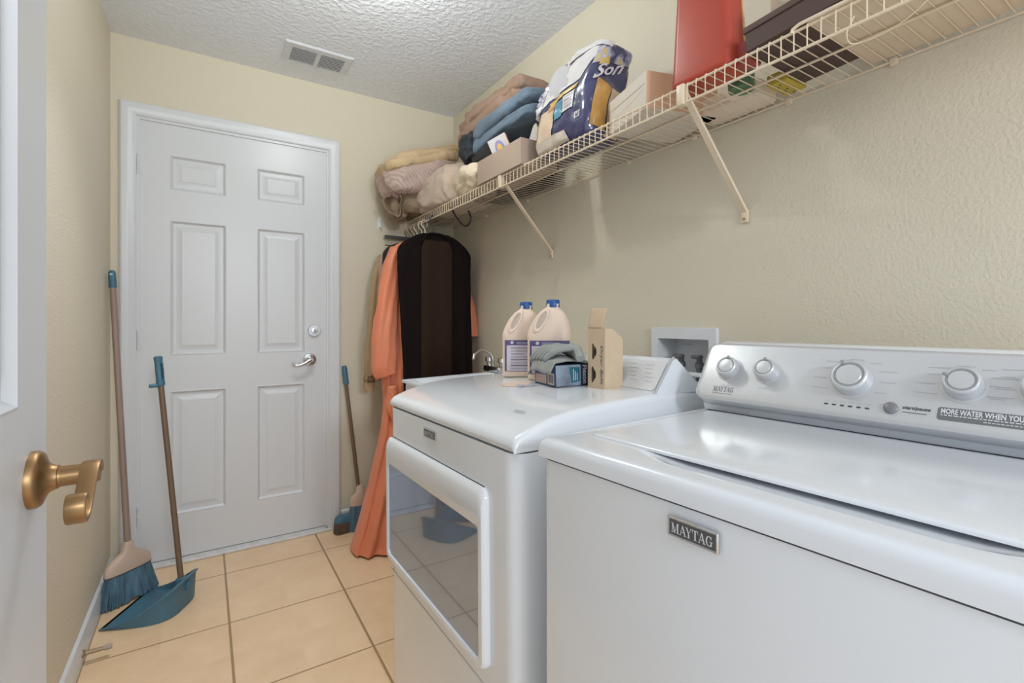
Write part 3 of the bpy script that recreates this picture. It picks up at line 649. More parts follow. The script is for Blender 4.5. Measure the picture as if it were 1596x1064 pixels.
# near end: flat board and dark box on it
w = MB(); w.rbox(-.285/2, .285/2, -.38, .365, 0, .0062, .003, 2); sit(w, 'flat_board', CARD_C, 'flat cream board lying on the near end of the wire shelf, under the dark box', 'board', (1.1455, .125, DK))
bx = thing('storage_box', 'long dark brown box on the wire shelf right of the red container', 'box', (1.118, .618, DK+.0005), (-.056, 0, 0))
DKB = mat('dark_brown_card', (.085, .05, .042), .6)
w = MB(); w.rbox(-.118, .13, -.48, -.002, 0, .042, .002, 1); w.build('box_body', DKB, bx)
w = MB(); w.rbox(-.121, .133, -.483, .001, .0415, .056, .002, 1); w.build('box_lid', mat('dark_brown_lid', (.10, .06, .05), .55), bx)
w = MB(); lump(w, (0, 0, .040), (.20, .19, .085), .6, .6, .012, 18, 4.2, rotz=.4); sit(w, 'crumpled_bag', mat('cream_cloth_bag', (.70, .60, .48), .8, var=.1), 'crumpled cream cloth bag lying on top of the long dark brown box', 'bag', (1.13, .515, DK+.0575), angle=80)
# can, packet, tin and small tray behind the red container
cn = thing('food_can', 'green can with a yellow band between the red container and the dark box', 'can', (1.152, .722, DK))
MB().lathe([(.029, 0), (.031, .002), (.031, .050), (.031, .083), (.0295, .087), (.027, .085), (.0005, .085)], 24).build('can_body', mat('can_green', (.10, .21, .11), .4), cn)
MB().lathe([(.0314, .052), (.0314, .071)], 24, None, False, False).build('yellow_band', mat('can_yellow', (.62, .46, .06), .45), cn)
MB().lathe([(.0313, .076), (.0313, .0825)], 24, None, False, False).build('dark_band', mat('can_dark_green', (.05, .12, .07), .45), cn)
pk = thing('yellow_packet', 'yellow packet with dark print lying by the wall left of the dark box', 'packet', (1.235, .652, DK))
w = MB(); w.rbox(-.045, .045, -.028, .028, 0, .03, .006, 2); w.build('packet_body', mat('packet_yellow', (.55, .42, .06), .5), pk)
w = MB()
for k in range(7): w.flat([(-.03+.011*k+.004*math.cos(a), .012*math.sin(k*2.1)+.003*math.sin(a)) for a in [i*PI/3 for i in range(6)]], -.0006)
w.build('packet_print', DARKGAP, pk)
w = MB(); w.loft([[(x, y, z) for x, y in rrect(i-.05, .05-i, i-.095, .095-i, .015, 4)] for i, z in ((.004, 0), (0, .004), (0, .040), (.004, .043))]); sit(w, 'cream_tray', mat('cream_tray', (.80, .68, .54), .5), 'flat cream plastic tray on the shelf between the wall and the red container', 'tray', (1.246, .80, DK))
w = MB(); w.rbox(-.022, .022, -.022, .022, 0, .05, .004, 2); sit(w, 'small_red_carton', mat('carton_red', (.35, .06, .05), .5), 'small dark red carton just behind the front rail between red container and dark box', 'carton', (1.055, .646, DK))
# red container
RD = thing('plastic_container', 'tall tapered red plastic container at the front of the wire shelf', 'container', (1.046, .742, DK))
REDM = mat('red_plastic', (.44, .062, .035), .36, spec=.35, var=.06, vscale=5)
def rsec(t):
    z = .40*t; hx = .042-.008*t; hy = .086-.022*t
    if t > .88: k = (t-.88)/.12; hx *= 1-.5*k*k; hy *= 1-.55*k*k
    r = rrect(-hx, hx, -hy, hy, min(hx, hy)*.55, 8); out = []
    for x, y in r:
        rib = .006*math.exp(-((y-.35*hy)/.012)**2)*(1 if x < 0 else 0)*min(1, t*6)*(1-t*.5)
        out.append((x+rib, y, z))
    return out
w = MB(); w.loft([[(x*.9, y*.9, 0) for x, y, z in rsec(0)], [(x*.98, y*.98, .004) for x, y, z in rsec(0)], [(x, y, .014) for x, y, z in rsec(0)]] + [rsec(t) for t in (.1, .2, .3, .4, .5, .6, .7, .8, .88, .92, .96, 1.0)]); w.build('container_body', REDM, RD, angle=60)
MB().lathe([(.030, .40), (.030, .43), (.028, .433)], 24).build('container_cap', mat('white_cap', (.7, .68, .66), .4), RD)
w = MB(); w.tube([(.02, -.085, .010), (.018, -.082, .10), (.015, -.076, .22), (.012, -.068, .34)], .003, 6); w.build('side_seam', mat('seam_tan', (.62, .42, .2), .5), RD)
# white carton, turned on the shelf
CT = thing('cardboard_carton', 'pale carton with a peach end set askew between the tissue pack and the red container', 'carton', (1.02, .917, DK), (0, 0, -.273))
w = MB(); w.rbox(0, .235, 0, .21, 0, .103, .0015, 1); w.build('carton_body', mat('carton_white', (.74, .67, .58), .6), CT)
w = MB(); w.add([(.001, -.0006, .001), (.234, -.0006, .001), (.234, -.0006, .102), (.001, -.0006, .102)], [(0, 1, 2, 3)]); w.build('carton_end', mat('carton_peach', (.70, .44, .28), .65), CT)
w = MB(); w.add([(-.0008, .002, .068), (-.0008, .20, .068), (-.0008, .20, .0695), (-.0008, .002, .0695), (-.0008, .002, .055), (-.0008, .208, .03), (-.0008, .208, .031), (-.0008, .002, .056)], [(0, 1, 2, 3), (4, 5, 6, 7)]); w.build('carton_seam', mat('carton_seam', (.5, .42, .34), .7), CT)

# tissue pack: torn film bag of paper rolls
PK = thing('paper_roll_pack', 'torn blue and white plastic pack of paper rolls, tallest bag on the wire shelf', 'paper pack', (1.090, 1.295, DK))
PWY, PDX, PH = .150, .082, .320
def resample(P, n):
    L = [0]; Q = P+[P[0]]
    for i in range(len(P)): L.append(L[-1]+math.hypot(Q[i+1][0]-Q[i][0], Q[i+1][1]-Q[i][1]))
    out = []; i = 0
    for k in range(n):
        t = L[-1]*k/n
        while L[i+1] < t: i += 1
        f = (t-L[i])/(L[i+1]-L[i]); out.append((Q[i][0]+(Q[i+1][0]-Q[i][0])*f, Q[i][1]+(Q[i+1][1]-Q[i][1])*f))
    return out
PSEC = resample(rrect(-PDX, PDX, -PWY, PWY, .045, 10), 120)
def pack_pt(s, b, off=0.0):
    """s around the section 0..1 (front face 0..~.4 from far to near), b height"""
    P = PSEC; n = len(P)
    t = (s % 1)*n; i = int(t) % n; f = t-int(t); x = P[i][0]*(1-f)+P[(i+1) % n][0]*f; y = P[i][1]*(1-f)+P[(i+1) % n][1]*f
    e = 1-.10*(abs(2*b-1)**6) - (.5*max(0, (b-.90)/.10)**2) - (.22*max(0, (.06-b)/.06)**2)
    lean = .045*b*b; z = PH*b*(1-.16*max(0, y/PWY+.2)*b)
    p = Vector((x*e+lean, y*e+.03*b*b*-1, z)); nn = Vector((x, y, 0)).normalized()
    d = .006*fbm(p, 16, 2.0) + .004*(1-2*abs(fbm(p, 11, 5.0, 2)))
    return p + nn*(d+off)
PER = .8507
def s_front(a): return (.1800+.2807*a)/PER          # a 0 far .. 1 near along the side facing the room
def s_side(a): return (.4607+.1446*a)/PER           # near end, a 0 front .. 1 wall
FILM = mat('pack_navy', (.04, .042, .125), .22, spec=.6, coat=.5, bump=.35, bscale=24, bdist=.008, var=.25, vscale=14)
w = MB(); nb = 36; rings = [[pack_pt(k/120, max(.0, min(1, j/nb))) for k in range(120)] for j in range(nb+1)]
w.loft(rings, True, True); w.build('film_bag', FILM, PK, angle=80)
def mixed_print(name, cols, scale):
    m = mat(name, cols[0], .3, coat=.4); nt = m.node_tree; p = nt.nodes['Principled BSDF']
    tc = nt.nodes.new('ShaderNodeTexCoord'); n = nt.nodes.new('ShaderNodeTexNoise'); n.inputs['Scale'].default_value = scale; n.inputs['Detail'].default_value = 3
    nt.links.new(tc.outputs['Object'], n.inputs['Vector']); r = nt.nodes.new('ShaderNodeValToRGB'); r.color_ramp.interpolation = 'CONSTANT'
    r.color_ramp.elements[0].color = (*cols[0], 1); r.color_ramp.elements[1].color = (*cols[-1], 1); r.color_ramp.elements[1].position = .66
    for k, c in enumerate(cols[1:-1]): e = r.color_ramp.elements.new(.40+.26*k/max(1, len(cols)-2)); e.color = (*c, 1)
    nt.links.new(n.outputs[0], r.inputs[0]); nt.links.new(r.outputs[0], p.inputs['Base Color'])
    b = nt.nodes.new('ShaderNodeBump'); b.inputs['Strength'].default_value = .5; b.inputs['Distance'].default_value = .006; nt.links.new(n.outputs[0], b.inputs['Height']); nt.links.new(b.outputs[0], p.inputs['Normal'])
    return m
MIXP = mixed_print('pack_mixed_print', [(.04, .042, .125), (.20, .20, .34), (.42, .40, .50), (.55, .44, .22), (.50, .48, .56)], 26)
MIXF = mixed_print('film_mixed_print', [(.10, .10, .22), (.42, .40, .50), (.66, .64, .66), (.70, .68, .68), (.50, .48, .56)], 34)
def patch(name, m, poly, sfun, off=.0012, nu=16, nv=16, gloss=None):
    """quad patch on the bag: poly = four (a,b) corners, bilinear"""
    w = MB(); (a0, b0), (a1, b1), (a2, b2), (a3, b3) = poly
    def fn(u, v):
        a = (a0*(1-u)+a1*u)*(1-v)+(a3*(1-u)+a2*u)*v; b = (b0*(1-u)+b1*u)*(1-v)+(b3*(1-u)+b2*u)*v
        return pack_pt(sfun(a), b, off)
    w.grid(fn, nu, nv); return w.build(name, m, PK, angle=80)
PTAN = mat('pack_tan', (.62, .40, .22), .3, coat=.4, var=.12, vscale=14); PGOLD = mat('pack_gold', (.52, .27, .06), .3, coat=.4, var=.25, vscale=12)
PWHT = mat('pack_white', (.66, .62, .62), .4, coat=.2, var=.12, vscale=25); PTEAL = mat('pack_teal', (.10, .28, .38), .3, coat=.3); PLIL = mat('pack_lilac', (.40, .38, .50), .35, coat=.3, var=.25, vscale=30)
OFF = .0028
patch('printed_roll_panel', mat('pack_cream', (.70, .52, .37), .3, coat=.4), [(.05, .14), (.40, .12), (.40, .50), (.05, .52)], s_front, OFF)
patch('printed_brown_edge', PGOLD, [(-.03, .10), (.06, .08), (.08, .52), (-.03, .54)], s_front, OFF+.0008)
patch('printed_brown_top', PGOLD, [(.28, .46), (.44, .47), (.44, .52), (.26, .53)], s_front, OFF+.0012)
patch('printed_yellow_band', mat('pack_yellow', (.60, .42, .10), .3), [(.30, .52), (.76, .56), (.78, .60), (.28, .57)], s_front, OFF+.001)
patch('printed_teal_square', PTEAL, [(.42, .32), (.55, .33), (.55, .51), (.42, .50)], s_front, OFF+.0005)
patch('printed_text_panel', PWHT, [(.555, .35), (.74, .36), (.74, .54), (.555, .52)], s_front, OFF+.0005)
for k in range(4): patch('printed_line', PLIL, [(.59, .385+.035*k), (.71, .395+.035*k), (.71, .407+.035*k), (.59, .397+.035*k)], s_front, OFF+.0012, 6, 1)
patch('printed_seal', PWHT, [(.79, .22), (.88, .22), (.88, .29), (.79, .29)], s_front, OFF, 8, 8)
patch('printed_seal_centre', FILM, [(.81, .235), (.86, .235), (.86, .275), (.81, .275)], s_front, OFF+.0012, 6, 6)
patch('printed_gold_panel', PGOLD, [(.02, .12), (.42, .08), (.46, .50), (.10, .58)], s_side, OFF)
patch('printed_cream_panel', mat('pack_cream', (0, 0, 0)), [(.46, .03), (.9, .03), (.9, .5), (.48, .5)], s_side, OFF)
patch('clear_film_bottom', mat('pack_clear', (.60, .50, .42), .18, coat=.6, bump=.3, bscale=30, var=.2, vscale=18), [(.0, .02), (.72, .03), (.62, .16), (.02, .16)], s_front, OFF+.0015)
patch('printed_upper_panel', MIXP, [(-.10, .72), (.98, .76), (.90, .97), (-.02, .95)], s_side, OFF)
patch('printed_yellow_spot', MATS['pack_yellow'], [(.05, .70), (.30, .72), (.26, .78), (.08, .76)], s_side, OFF+.0008, 8, 6)
# script lettering on the near end
wl_ = MB(); vs, fs = text_mesh('Son', .12, .085, shear=.35, bold=.02)
wl_.add([pack_pt(s_side(-.02+v[0]*5.8), .56+v[1]*1.45+v[0]*.9, .0065) for v in vs], fs); wl_.build('script_lettering', PWHT, PK, smooth=False)
wl_ = MB(); vs, fs = text_mesh('CF', .035, .022, shear=.3)
wl_.add([pack_pt(s_side(.12+v[0]*7.0), .93+v[1]*1.6, .0065) for v in vs], fs); wl_.build('small_lettering', mat('pack_ink', (.05, .05, .12), .4), PK, smooth=False)
# torn opening with a white paper roll showing, crumpled film round it
patch('torn_opening', mat('tissue_paper', (.70, .67, .67), .9, bump=.2, bscale=60), [(.0, .60), (.80, .63), (1.10, .93), (.12, .97)], s_front, OFF, 24, 24)
M = Matrix.Translation((-PDX+.031, .020, .236)) @ Matrix.Rotation(.12, 4, 'Y') @ Matrix.Rotation(-PI/2, 4, 'Y')
MB().lathe([(.058, -.04), (.058, .006), (.054, .012), (.0005, .013)], 40, M).build('paper_roll', mat('roll_end_grey', (.52, .51, .53), .9, bump=.2, bscale=60), PK)
def rim(u, v):
    t = u; a, b = cat_rim(t); p = pack_pt(s_front(a+(v-.5)*.10*math.cos(6.28*t)), min(.985, b+(v-.5)*.10), OFF+.002+.016*math.sin(PI*v)*(1+.8*fbm((t*9, v*2, 2), 1.5, 3)))
    return p
def cat_rim(t):
    P = [(.0, .55), (.02, .66), (.05, .76), (.10, .86), (.20, .94), (.36, .97), (.54, .97)]
    t *= len(P)-1; i = min(int(t), len(P)-2); f = t-i; return (P[i][0]+(P[i+1][0]-P[i][0])*f, P[i][1]+(P[i+1][1]-P[i][1])*f)
w = MB(); w.grid(rim, 70, 10); w.build('torn_film', MIXF, PK, angle=80)
def rim2(u, v):
    a = .50+.62*u; b = .86+.12*v+.05*math.sin(3*u); p = pack_pt(s_front(a), min(.985, b), OFF+.010*math.sin(PI*v)+.012*abs(fbm((a*6, b*6, 1), 1.6, 1))); p.z += .020*v*math.sin(PI*u); return p
w = MB(); w.grid(rim2, 40, 14); w.build('torn_film', MATS['tissue_paper'], PK, angle=80)

# grey-beige bin with small things standing in it
BN = thing('storage_bin', 'open grey beige bin in front of the folded jeans on the wire shelf', 'bin', (1.06, 1.655, DK))
GB = mat('grey_beige_card', (.46, .35, .275), .65)
w = MB(); bo = rrect(-.072, .10, -.165, .175, .004, 2); bi = rrect(-.070, .098, -.163, .173, .003, 2)
w.loft([[(x, y, 0) for x, y in bo], [(x, y, .098) for x, y in bo], [(x, y, .098) for x, y in bi], [(x, y, .003) for x, y in bi]]); w.build('bin_body', GB, BN, angle=30)
w = MB(); w.box(-.0735, -.072, -.165, -.159, 0, .098); w.build('bin_edge', mat('bin_edge', (.55, .43, .34), .6), BN)
bk = thing('small_picture_card', 'small white box with orange edge and yellow picture leaning in the grey bin', 'box', (1.045, 1.655, DK+.030), (-.40, -.05, .70))
w = MB(); w.rbox(-.011, .011, -.04, .04, 0, .145, .001, 1); w.build('box_body', mat('card_white', (.62, .58, .58), .5), bk)
w = MB(); w.rbox(-.0112, .0112, -.0412, -.0398, .001, .144, .0005, 1); w.build('orange_edge', mat('card_orange', (.75, .27, .09), .5), bk)
w = MB(); w.flat([(.02*math.cos(a), .034*math.sin(a)) for a in [2*PI*i/20 for i in range(20)]], .0114, frame((0, 0, .095), (0, -1, 0), (0, 0, 1))); w.build('picture_ring', mat('card_violet', (.30, .26, .48), .5), bk)
w = MB(); w.flat([(.011*math.cos(a), .020*math.sin(a)) for a in [2*PI*i/16 for i in range(16)]], .0118, frame((0, 0, .095), (0, -1, 0), (0, 0, 1))); w.build('picture_spot', mat('card_yellow', (.78, .47, .12), .5), bk)
w = MB(); w.prism([(0, 0), (.125, 0), (.105, .150), (.085, .178), (.070, .17)], -.003, .003, frame((0, 0, 0), (0, -1, .0), (.12, 0, 1))); sit(w, 'folded_paper', mat('paper_greywhite', (.56, .52, .50), .8), 'pale folded sheet of paper standing in the bin beside the blue pack', 'paper', (1.075, 1.630, DK+.015), angle=20)

# clothes heaped on the far half of the shelf
def cloth(name, m, label, base, fn, group=None, angle=80):
    w = MB(); fn(w); return sit(w, name, m, label, 'clothing', base, angle)
DEN = mat('denim_blue', (.115, .165, .225), .85, var=.28, vscale=9, bump=.55, bscale=14, detail=5, bdist=.022, stretch=(1, .45, 1), sheen=.2)
DEND = mat('denim_dark', (.03, .035, .045), .85, var=.5, vscale=18, bump=.3, bscale=60)
BRN = mat('brown_twill', (.33, .215, .155), .85, var=.14, vscale=10, bump=.55, bscale=14, detail=5, bdist=.022, stretch=(1, .45, 1))
BLK = mat('black_fabric', (.018, .016, .016), .7, bump=.3, bscale=60)
TANF = mat('tan_cotton', (.56, .405, .235), .85, var=.12, vscale=10, bump=.55, bscale=14, detail=5, bdist=.022, stretch=(1, .45, 1))
PINKS = striped('pink_rib_knit', (.46, .33, .285), (.56, .425, .375), 28, 'DIAGONAL', dist=3.0, bump=.5)
OLIVE = mat('khaki_twill', (.27, .195, .125), .85, var=.15, vscale=8, bump=.55, bscale=14, detail=5, bdist=.022, stretch=(1, .45, 1))
BLAN = mat('beige_fleece', (.56, .43, .335), .95, var=.08, vscale=8, bump=.7, bscale=13, detail=5, bdist=.02, sheen=.3)
CREAM = mat('cream_cotton', (.72, .60, .45), .9, var=.08, vscale=12, bump=.55, bscale=14, detail=5, bdist=.022, stretch=(1, .45, 1))
MAUV = mat('mauve_brown_cloth', (.29, .205, .175), .9, var=.2, vscale=14, bump=.55, bscale=14, detail=5, bdist=.022, stretch=(1, .45, 1))
cloth('folded_trousers', BLK, 'black folded trousers at the bottom of the pile behind the grey beige bin', (1.215, 1.86, DK), lambda w: folded(w, (0, 0, .075), (.13, .46, .15), 3, 3, 0, (0, 0), .005, 0.001))
cloth('bundled_top', MAUV, 'mauve brown bundled top with a dark collar left of the black roll', (1.135, 2.03, DK), lambda w: lump(w, (0, 0, .085), (.14, .18, .17), .6, .6, .018, 14, 9.1, floor=.001))
cloth('rolled_leggings', BLK, 'black rolled garment resting on the rim end of the grey beige bin', (1.085, 1.885, DK), lambda w: lump(w, (0, 0, .155), (.10, .23, .062), .5, .35, .007, 16, 5.5, tilt=(.0, .0)))
cloth('folded_jeans', DEN, 'folded blue jeans laid over the pile behind the grey beige bin', (1.155, 1.80, DK), lambda w: (lump(w, (0, -.01, .290), (.21, .50, .075), .5, .4, .018, 10, 12.3, 110, 40, tilt=(-.10, .10)), lump(w, (-.004, .01, .232), (.20, .52, .070), .5, .4, .016, 11, 15.9, 110, 40, tilt=(-.07, .06))))
jd = MB(); lump(jd, (0, 0, 0), (.165, .10, .120), .6, .6, .020, 22, 7.7)
tag(jd.build('rolled_jeans', DEND, angle=80, loc=(1.095, 2.035, DK+.240)), 'dark faded denim roll, far end of the blue jeans, above the mauve bundle', 'clothing')
cloth('folded_jacket', BRN, 'brown folded jacket on the very top of the clothes pile by the wall', (1.20, 1.985, DK), lambda w: (lump(w, (0, 0, .412), (.20, .55, .080), .5, .35, .022, 12, 21.2, 110, 40, rotz=.06, tilt=(-.10, .20)), lump(w, (-.004, .01, .356), (.20, .58, .070), .5, .35, .018, 12, 26.8, 110, 40, rotz=.02, tilt=(-.10, .14))))
cloth('fleece_blanket', BLAN, 'bunched beige fleece blanket on the shelf behind the front lip', (1.09, 2.33, DK), lambda w: lump(w, (0, 0, .088), (.22, .50, .180), .6, .6, .032, 9, 2.2, 110, 50, rotz=.1, floor=.001))
cloth('cream_towel', CREAM, 'crumpled cream towel between the beige blanket and the grey beige bin', (1.045, 1.945, DK), lambda w: lump(w, (0, 0, .06), (.14, .24, .12), .7, .7, .026, 12, 3.3, 90, 44, floor=.001))
def cuff(w, c, ax, r, l):
    sd = ax.cross(Vector((0, 0, 1))).normalized(); up = sd.cross(ax); rings = []
    for t, k in ((-.3, .75), (0, .95), (.5, 1.0), (.9, 1.06), (1.0, 1.08), (1.0, .98), (.9, .93), (.5, .86), (0.1, .70)):
        rings.append([c+ax*l*(t+.10*math.sin(2*a+1))+(sd*math.cos(a)*r*.85+up*math.sin(a)*r*1.15)*k*(1+.16*math.sin(3*a+.6+t)+.07*math.sin(5*a)) for a in [2*PI*i/40 for i in range(40)]])
    w.loft(rings, True, True)
cloth('khaki_trousers', OLIVE, 'khaki trousers with an open leg drooping over the shelf front at the far end', (.99, 2.575, DK), lambda w: (lump(w, (.08, .01, .065), (.36, .24, .13), .5, .5, .018, 10, 11.5, floor=.001), lump(w, (-.095, .0, .030), (.10, .14, .14), .7, .7, .022, 13, 14.0), cuff(w, Vector((-.105, -.03, .045)), Vector((-.55, -.80, -.10)).normalized(), .052, .085)))
cloth('striped_knit_top', PINKS, 'dusty pink ribbed knit top under the tan shirt at the far end', (1.01, 2.53, DK), lambda w: lump(w, (-.01, 0, .196), (.42, .30, .165), .6, .55, .026, 8, 17.0, 100, 44, tilt=(0, -.24)))
cloth('tan_shirt', TANF, 'tan folded shirt on top of the clothes heap in the far corner', (1.0, 2.55, DK), lambda w: (lump(w, (.01, 0, .318), (.41, .30, .058), .5, .4, .018, 13, 31.3, 110, 40, .05, tilt=(0, -.32)), lump(w, (-.01, -.01, .275), (.43, .31, .062), .5, .4, .018, 13, 37.7, 110, 40, .0, tilt=(0, -.32)), lump(w, (-.10, -.06, .245), (.17, .14, .07), .6, .6, .02, 14, 5.2, 64, 30, .3, tilt=(0, -.3))))
# ================================================================== hanging clothes
def hanger(name, y, m, label, x0=.80, x1=1.19, ztop=1.672, drop=.10, r=.0029, flatbar=False, tw=0.0, group=None):
    h = thing(name, label, 'hanger', (1.0, y, ztop))
    zc = -drop
    w = MB(); w.tube(cat([(.012, -.0, -.036), (.017, 0, -.018), (.008, 0, -.001), (-.006, 0, -.001), (-.017, 0, -.016), (-.012, .0, -.036), (0, tw, -.058), (0, tw, zc)], 5), r, 8); w.build('hook', m, h)
    w = MB()
    w.tube(cat([(x0-1.0, 0, zc-.10), (-.10, 0, zc-.035), (0, 0, zc), (.10, 0, zc-.035), (x1-1.0, 0, zc-.10)], 5), r*1.6, 8); w.tube([(x0-1.0, 0, zc-.10), (x1-1.0, 0, zc-.10)], r*1.3, 8); w.build('shoulder_bar', m, h)
    return h
HC_ = mat('cream_hanger', (.80, .66, .50), .35); HB = mat('black_hanger', (.02, .018, .018), .4)
GP = 'cream hangers on the shelf lip'
for k, y in enumerate((2.662, 2.612, 2.565, 2.50, 2.452)):
    hanger('clothes_hanger', y, HC_, 'cream clothes hanger hooked over the shelf lip among the garments', drop=.115+.01*k, tw=-.01, group=GP)['group'] = GP
hanger('velvet_hanger', 2.330, HB, 'black hanger holding the sheer black vest', .835, 1.175, drop=.10, r=.003)
sk = thing('trouser_hanger', 'black flat bar hanger sticking out left behind the hanging clothes', 'hanger', (1.0, 2.692, 1.672))
w = MB(); w.tube(cat([(.012, 0, -.036), (.017, 0, -.018), (.008, 0, -.001), (-.006, 0, -.001), (-.017, 0, -.016), (-.012, 0, -.036), (0, 0, -.058)], 5), .0022, 8); w.build('hook', HC_, sk)
w = MB(); w.rbox(-.142, .14, -.004, .004, -.078, -.058, .003, 2); w.build('flat_bar', mat('black_bar', (.045, .045, .04), .45), sk)
w = MB(); w.rbox(-.140, .14, -.003, .003, -.118, -.113, .001, 1); w.rbox(-.004, .004, -.003, .003, -.118, -.06, .001, 1); w.build('lower_bar', MATS['black_bar'], sk)
w = MB(); w.tube(cat([(0, -.002, .005), (.01, .0, .0), (.02, -.03, -.045), (.03, -.10, -.10), (.03, -.155, -.098), (.03, -.17, -.07), (.03, -.145, -.035)], 6), .0042, 8)
sit(w, 'loose_hook', HB, 'thick black plastic hook dangling under the shelf behind the hangers', 'hook', (1.06, 2.255, 1.700))

def garment(mb, rows, folds, y0, seed=0, nth=72, amp=1.0):
    """closed cloth tube: rows of (z, x_left, x_right, half_depth, yshift)"""
    rings = []
    R = []
    for i in range(len(rows)-1):
        n = 8
        p0, p1, p2, p3 = rows[max(i-1, 0)], rows[i], rows[i+1], rows[min(i+2, len(rows)-1)]
        for k in range(n):
            t = k/n; R.append([.5*((2*b)+(c-a)*t+(2*a-5*b+4*c-d)*t*t+(3*b-a-3*c+d)*t**3) for a, b, c, d in zip(p0, p1, p2, p3)])
    R.append(list(rows[-1]))
    ztop = rows[0][0]; zbot = rows[-1][0]
    for z, xl, xr, hd, ys in R:
        ring = []; low = (ztop-z)/(ztop-zbot)
        for k in range(nth):
            a = 2*PI*k/nth; c = math.cos(a); s = math.sin(a)
            x = (xl+xr)/2+(xr-xl)/2*sgnpow(c, .8); u = (c+1)/2
            f = amp*(.25+.75*low)*.010*math.sin(folds*PI*2*u+seed+3*low+1.5*math.sin(6*u+seed))
            d = hd*sgnpow(s, .7)
            y = y0+ys+d+f*(.6+.4*abs(s))+.004*fbm((x, z, s), 14, seed)
            ring.append((x+.004*fbm((z, s, x), 10, seed+2), y, z))
        rings.append(ring)
    mb.loft(rings); return mb
def hang(name, m, label, rows, folds, y0, seed=0, loc=(1.0, 0, 0), amp=1.0, cat_='clothing', parts=()):
    z0 = rows[-1][0]; base = (1.0, y0, z0)
    w = MB(); garment(w, [(z-z0, a-1.0, b-1.0, d, s) for z, a, b, d, s in rows], folds, 0, seed, amp=amp)
    return tag(w.build(name, m, angle=80, loc=base), label, cat_), base
ORG = mat('orange_satin', (.72, .225, .115), .42, sheen=.1, spec=.4, var=.06, vscale=5)
VESTB = mat('black_sheer', (.010, .0065, .006), .9, spec=.1); VESTC = mat('dark_brown_sheer', (.030, .016, .011), .9, spec=.1)
COATT = mat('coat_tan', (.44, .30, .165), .8, var=.08, vscale=6); PINKP = mat('pale_pink_cloth', (.60, .42, .36), .8)
# sheer vest in front
vs_, b = hang('sheer_vest', VESTB, 'long sheer black sleeveless vest hanging in front of the orange robe', [(1.574, .94, 1.08, .010, 0), (1.562, .905, 1.11, .013, 0), (1.542, .868, 1.145, .015, 0), (1.515, .828, 1.182, .016, 0), (1.482, .806, 1.204, .018, 0), (1.44, .803, 1.208, .020, 0), (1.30, .808, 1.208, .022, 0), (1.10, .822, 1.212, .024, 0), (.86, .834, 1.220, .026, 0), (.72, .838, 1.222, .026, 0)], 4, 2.318, 1.0, amp=.5)
w = MB(); zb = b[2]
def vc(u, v):
    z = .86-.14*(1-v)+(1.515-.86)*v if False else .74+(1.535-.74)*v
    xl = .915; xr = 1.085
    if v > .95: k = (v-.95)/.05; xl += .02*k; xr -= .02*k
    x = xl+(xr-xl)*u; return (x-1.0, -.034-.003*math.sin(u*9)-.004*math.sin(u*PI), z-zb)
w.grid(vc, 24, 40); w.build('front_panel', VESTC, vs_, solid=.002)
w = MB(); w.tube(cat([(-.085, -.03, 1.52-zb), (-.05, -.028, 1.562-zb), (0, -.016, 1.574-zb), (.05, -.028, 1.562-zb), (.085, -.03, 1.52-zb)], 6), .006, 8); w.build('neckline', VESTB, vs_)
# orange robe
RY = 2.432
rb, b = hang('orange_robe', ORG, 'long orange satin robe hanging from the shelf with its skirt spread on the floor', [(1.56, .965, 1.06, .012, 0), (1.535, .86, 1.14, .022, 0), (1.49, .812, 1.19, .030, 0), (1.40, .80, 1.21, .036, 0), (1.20, .79, 1.20, .042, 0), (1.0, .775, 1.18, .05, 0), (.83, .765, 1.15, .06, 0), (.70, .768, 1.12, .065, 0), (.55, .748, 1.06, .075, -.01), (.36, .700, 1.02, .09, -.02), (.18, .650, .98, .105, -.035), (.05, .610, .95, .115, -.045), (.012, .597, .93, .118, -.05)], 5, RY, .6, amp=1.6)
zb = b[2]
w = MB()      # wide kimono sleeves
def sleeve(w, pts, radx, rady, seed):
    rings = []; n = 40; PP = cat(pts, 6); m = len(PP)
    def interp(L, t): t *= len(L)-1; i = min(int(t), len(L)-2); return L[i]+(L[i+1]-L[i])*(t-i)
    for i, p in enumerate(PP):
        t = i/(m-1); rx = interp(radx, t); ry = interp(rady, t); tang = (PP[min(i+1, m-1)]-PP[max(i-1, 0)]).normalized()
        side = tang.cross(Vector((0, 1, 0))).normalized(); ring = []
        for k in range(n):
            a = 2*PI*k/n; f = 1+.10*math.sin(3*a+seed+4*t)+.06*math.sin(7*a+9*t)
            q = p+side*math.cos(a)*rx*f+Vector((0, 1, 0))*math.sin(a)*ry*f; q += Vector((.005*fbm(q, 14, seed), .004*fbm(q, 14, seed+4), .006*fbm(q, 12, seed+7)*math.sin(t*PI))); ring.append(q)
        rings.append(ring)
    w.loft(rings, True, False); inner = [[c+(Vector(p)-c)*.93 for p in rings[-1]] for c in [sum((Vector(p) for p in rings[-1]), Vector())/n]]; 
    c = sum((Vector(p) for p in rings[-4]), Vector())/n
    w.loft([rings[-1], inner[0], [c+(Vector(p)-c)*.85 for p in rings[-4]]], False, True)
sl = MB(); sleeve(sl, [(-.165, -.01, 1.50-zb), (-.20, -.02, 1.38-zb), (-.222, -.03, 1.22-zb), (-.238, -.035, 1.06-zb), (-.236, -.035, .90-zb), (-.225, -.035, .855-zb)], [.03, .045, .05, .058, .062, .058], [.03, .04, .045, .05, .055, .05], 1.0); sl.build('sleeve', ORG, rb, angle=80)
sl = MB(); sleeve(sl, [(.17, .0, 1.50-zb), (.205, -.0, 1.38-zb), (.235, -.0, 1.24-zb), (.262, .0, 1.10-zb), (.268, 0, 1.04-zb)], [.03, .04, .042, .045, .045], [.03, .035, .04, .045, .045], 2.0); sl.build('sleeve', ORG, rb, angle=80)
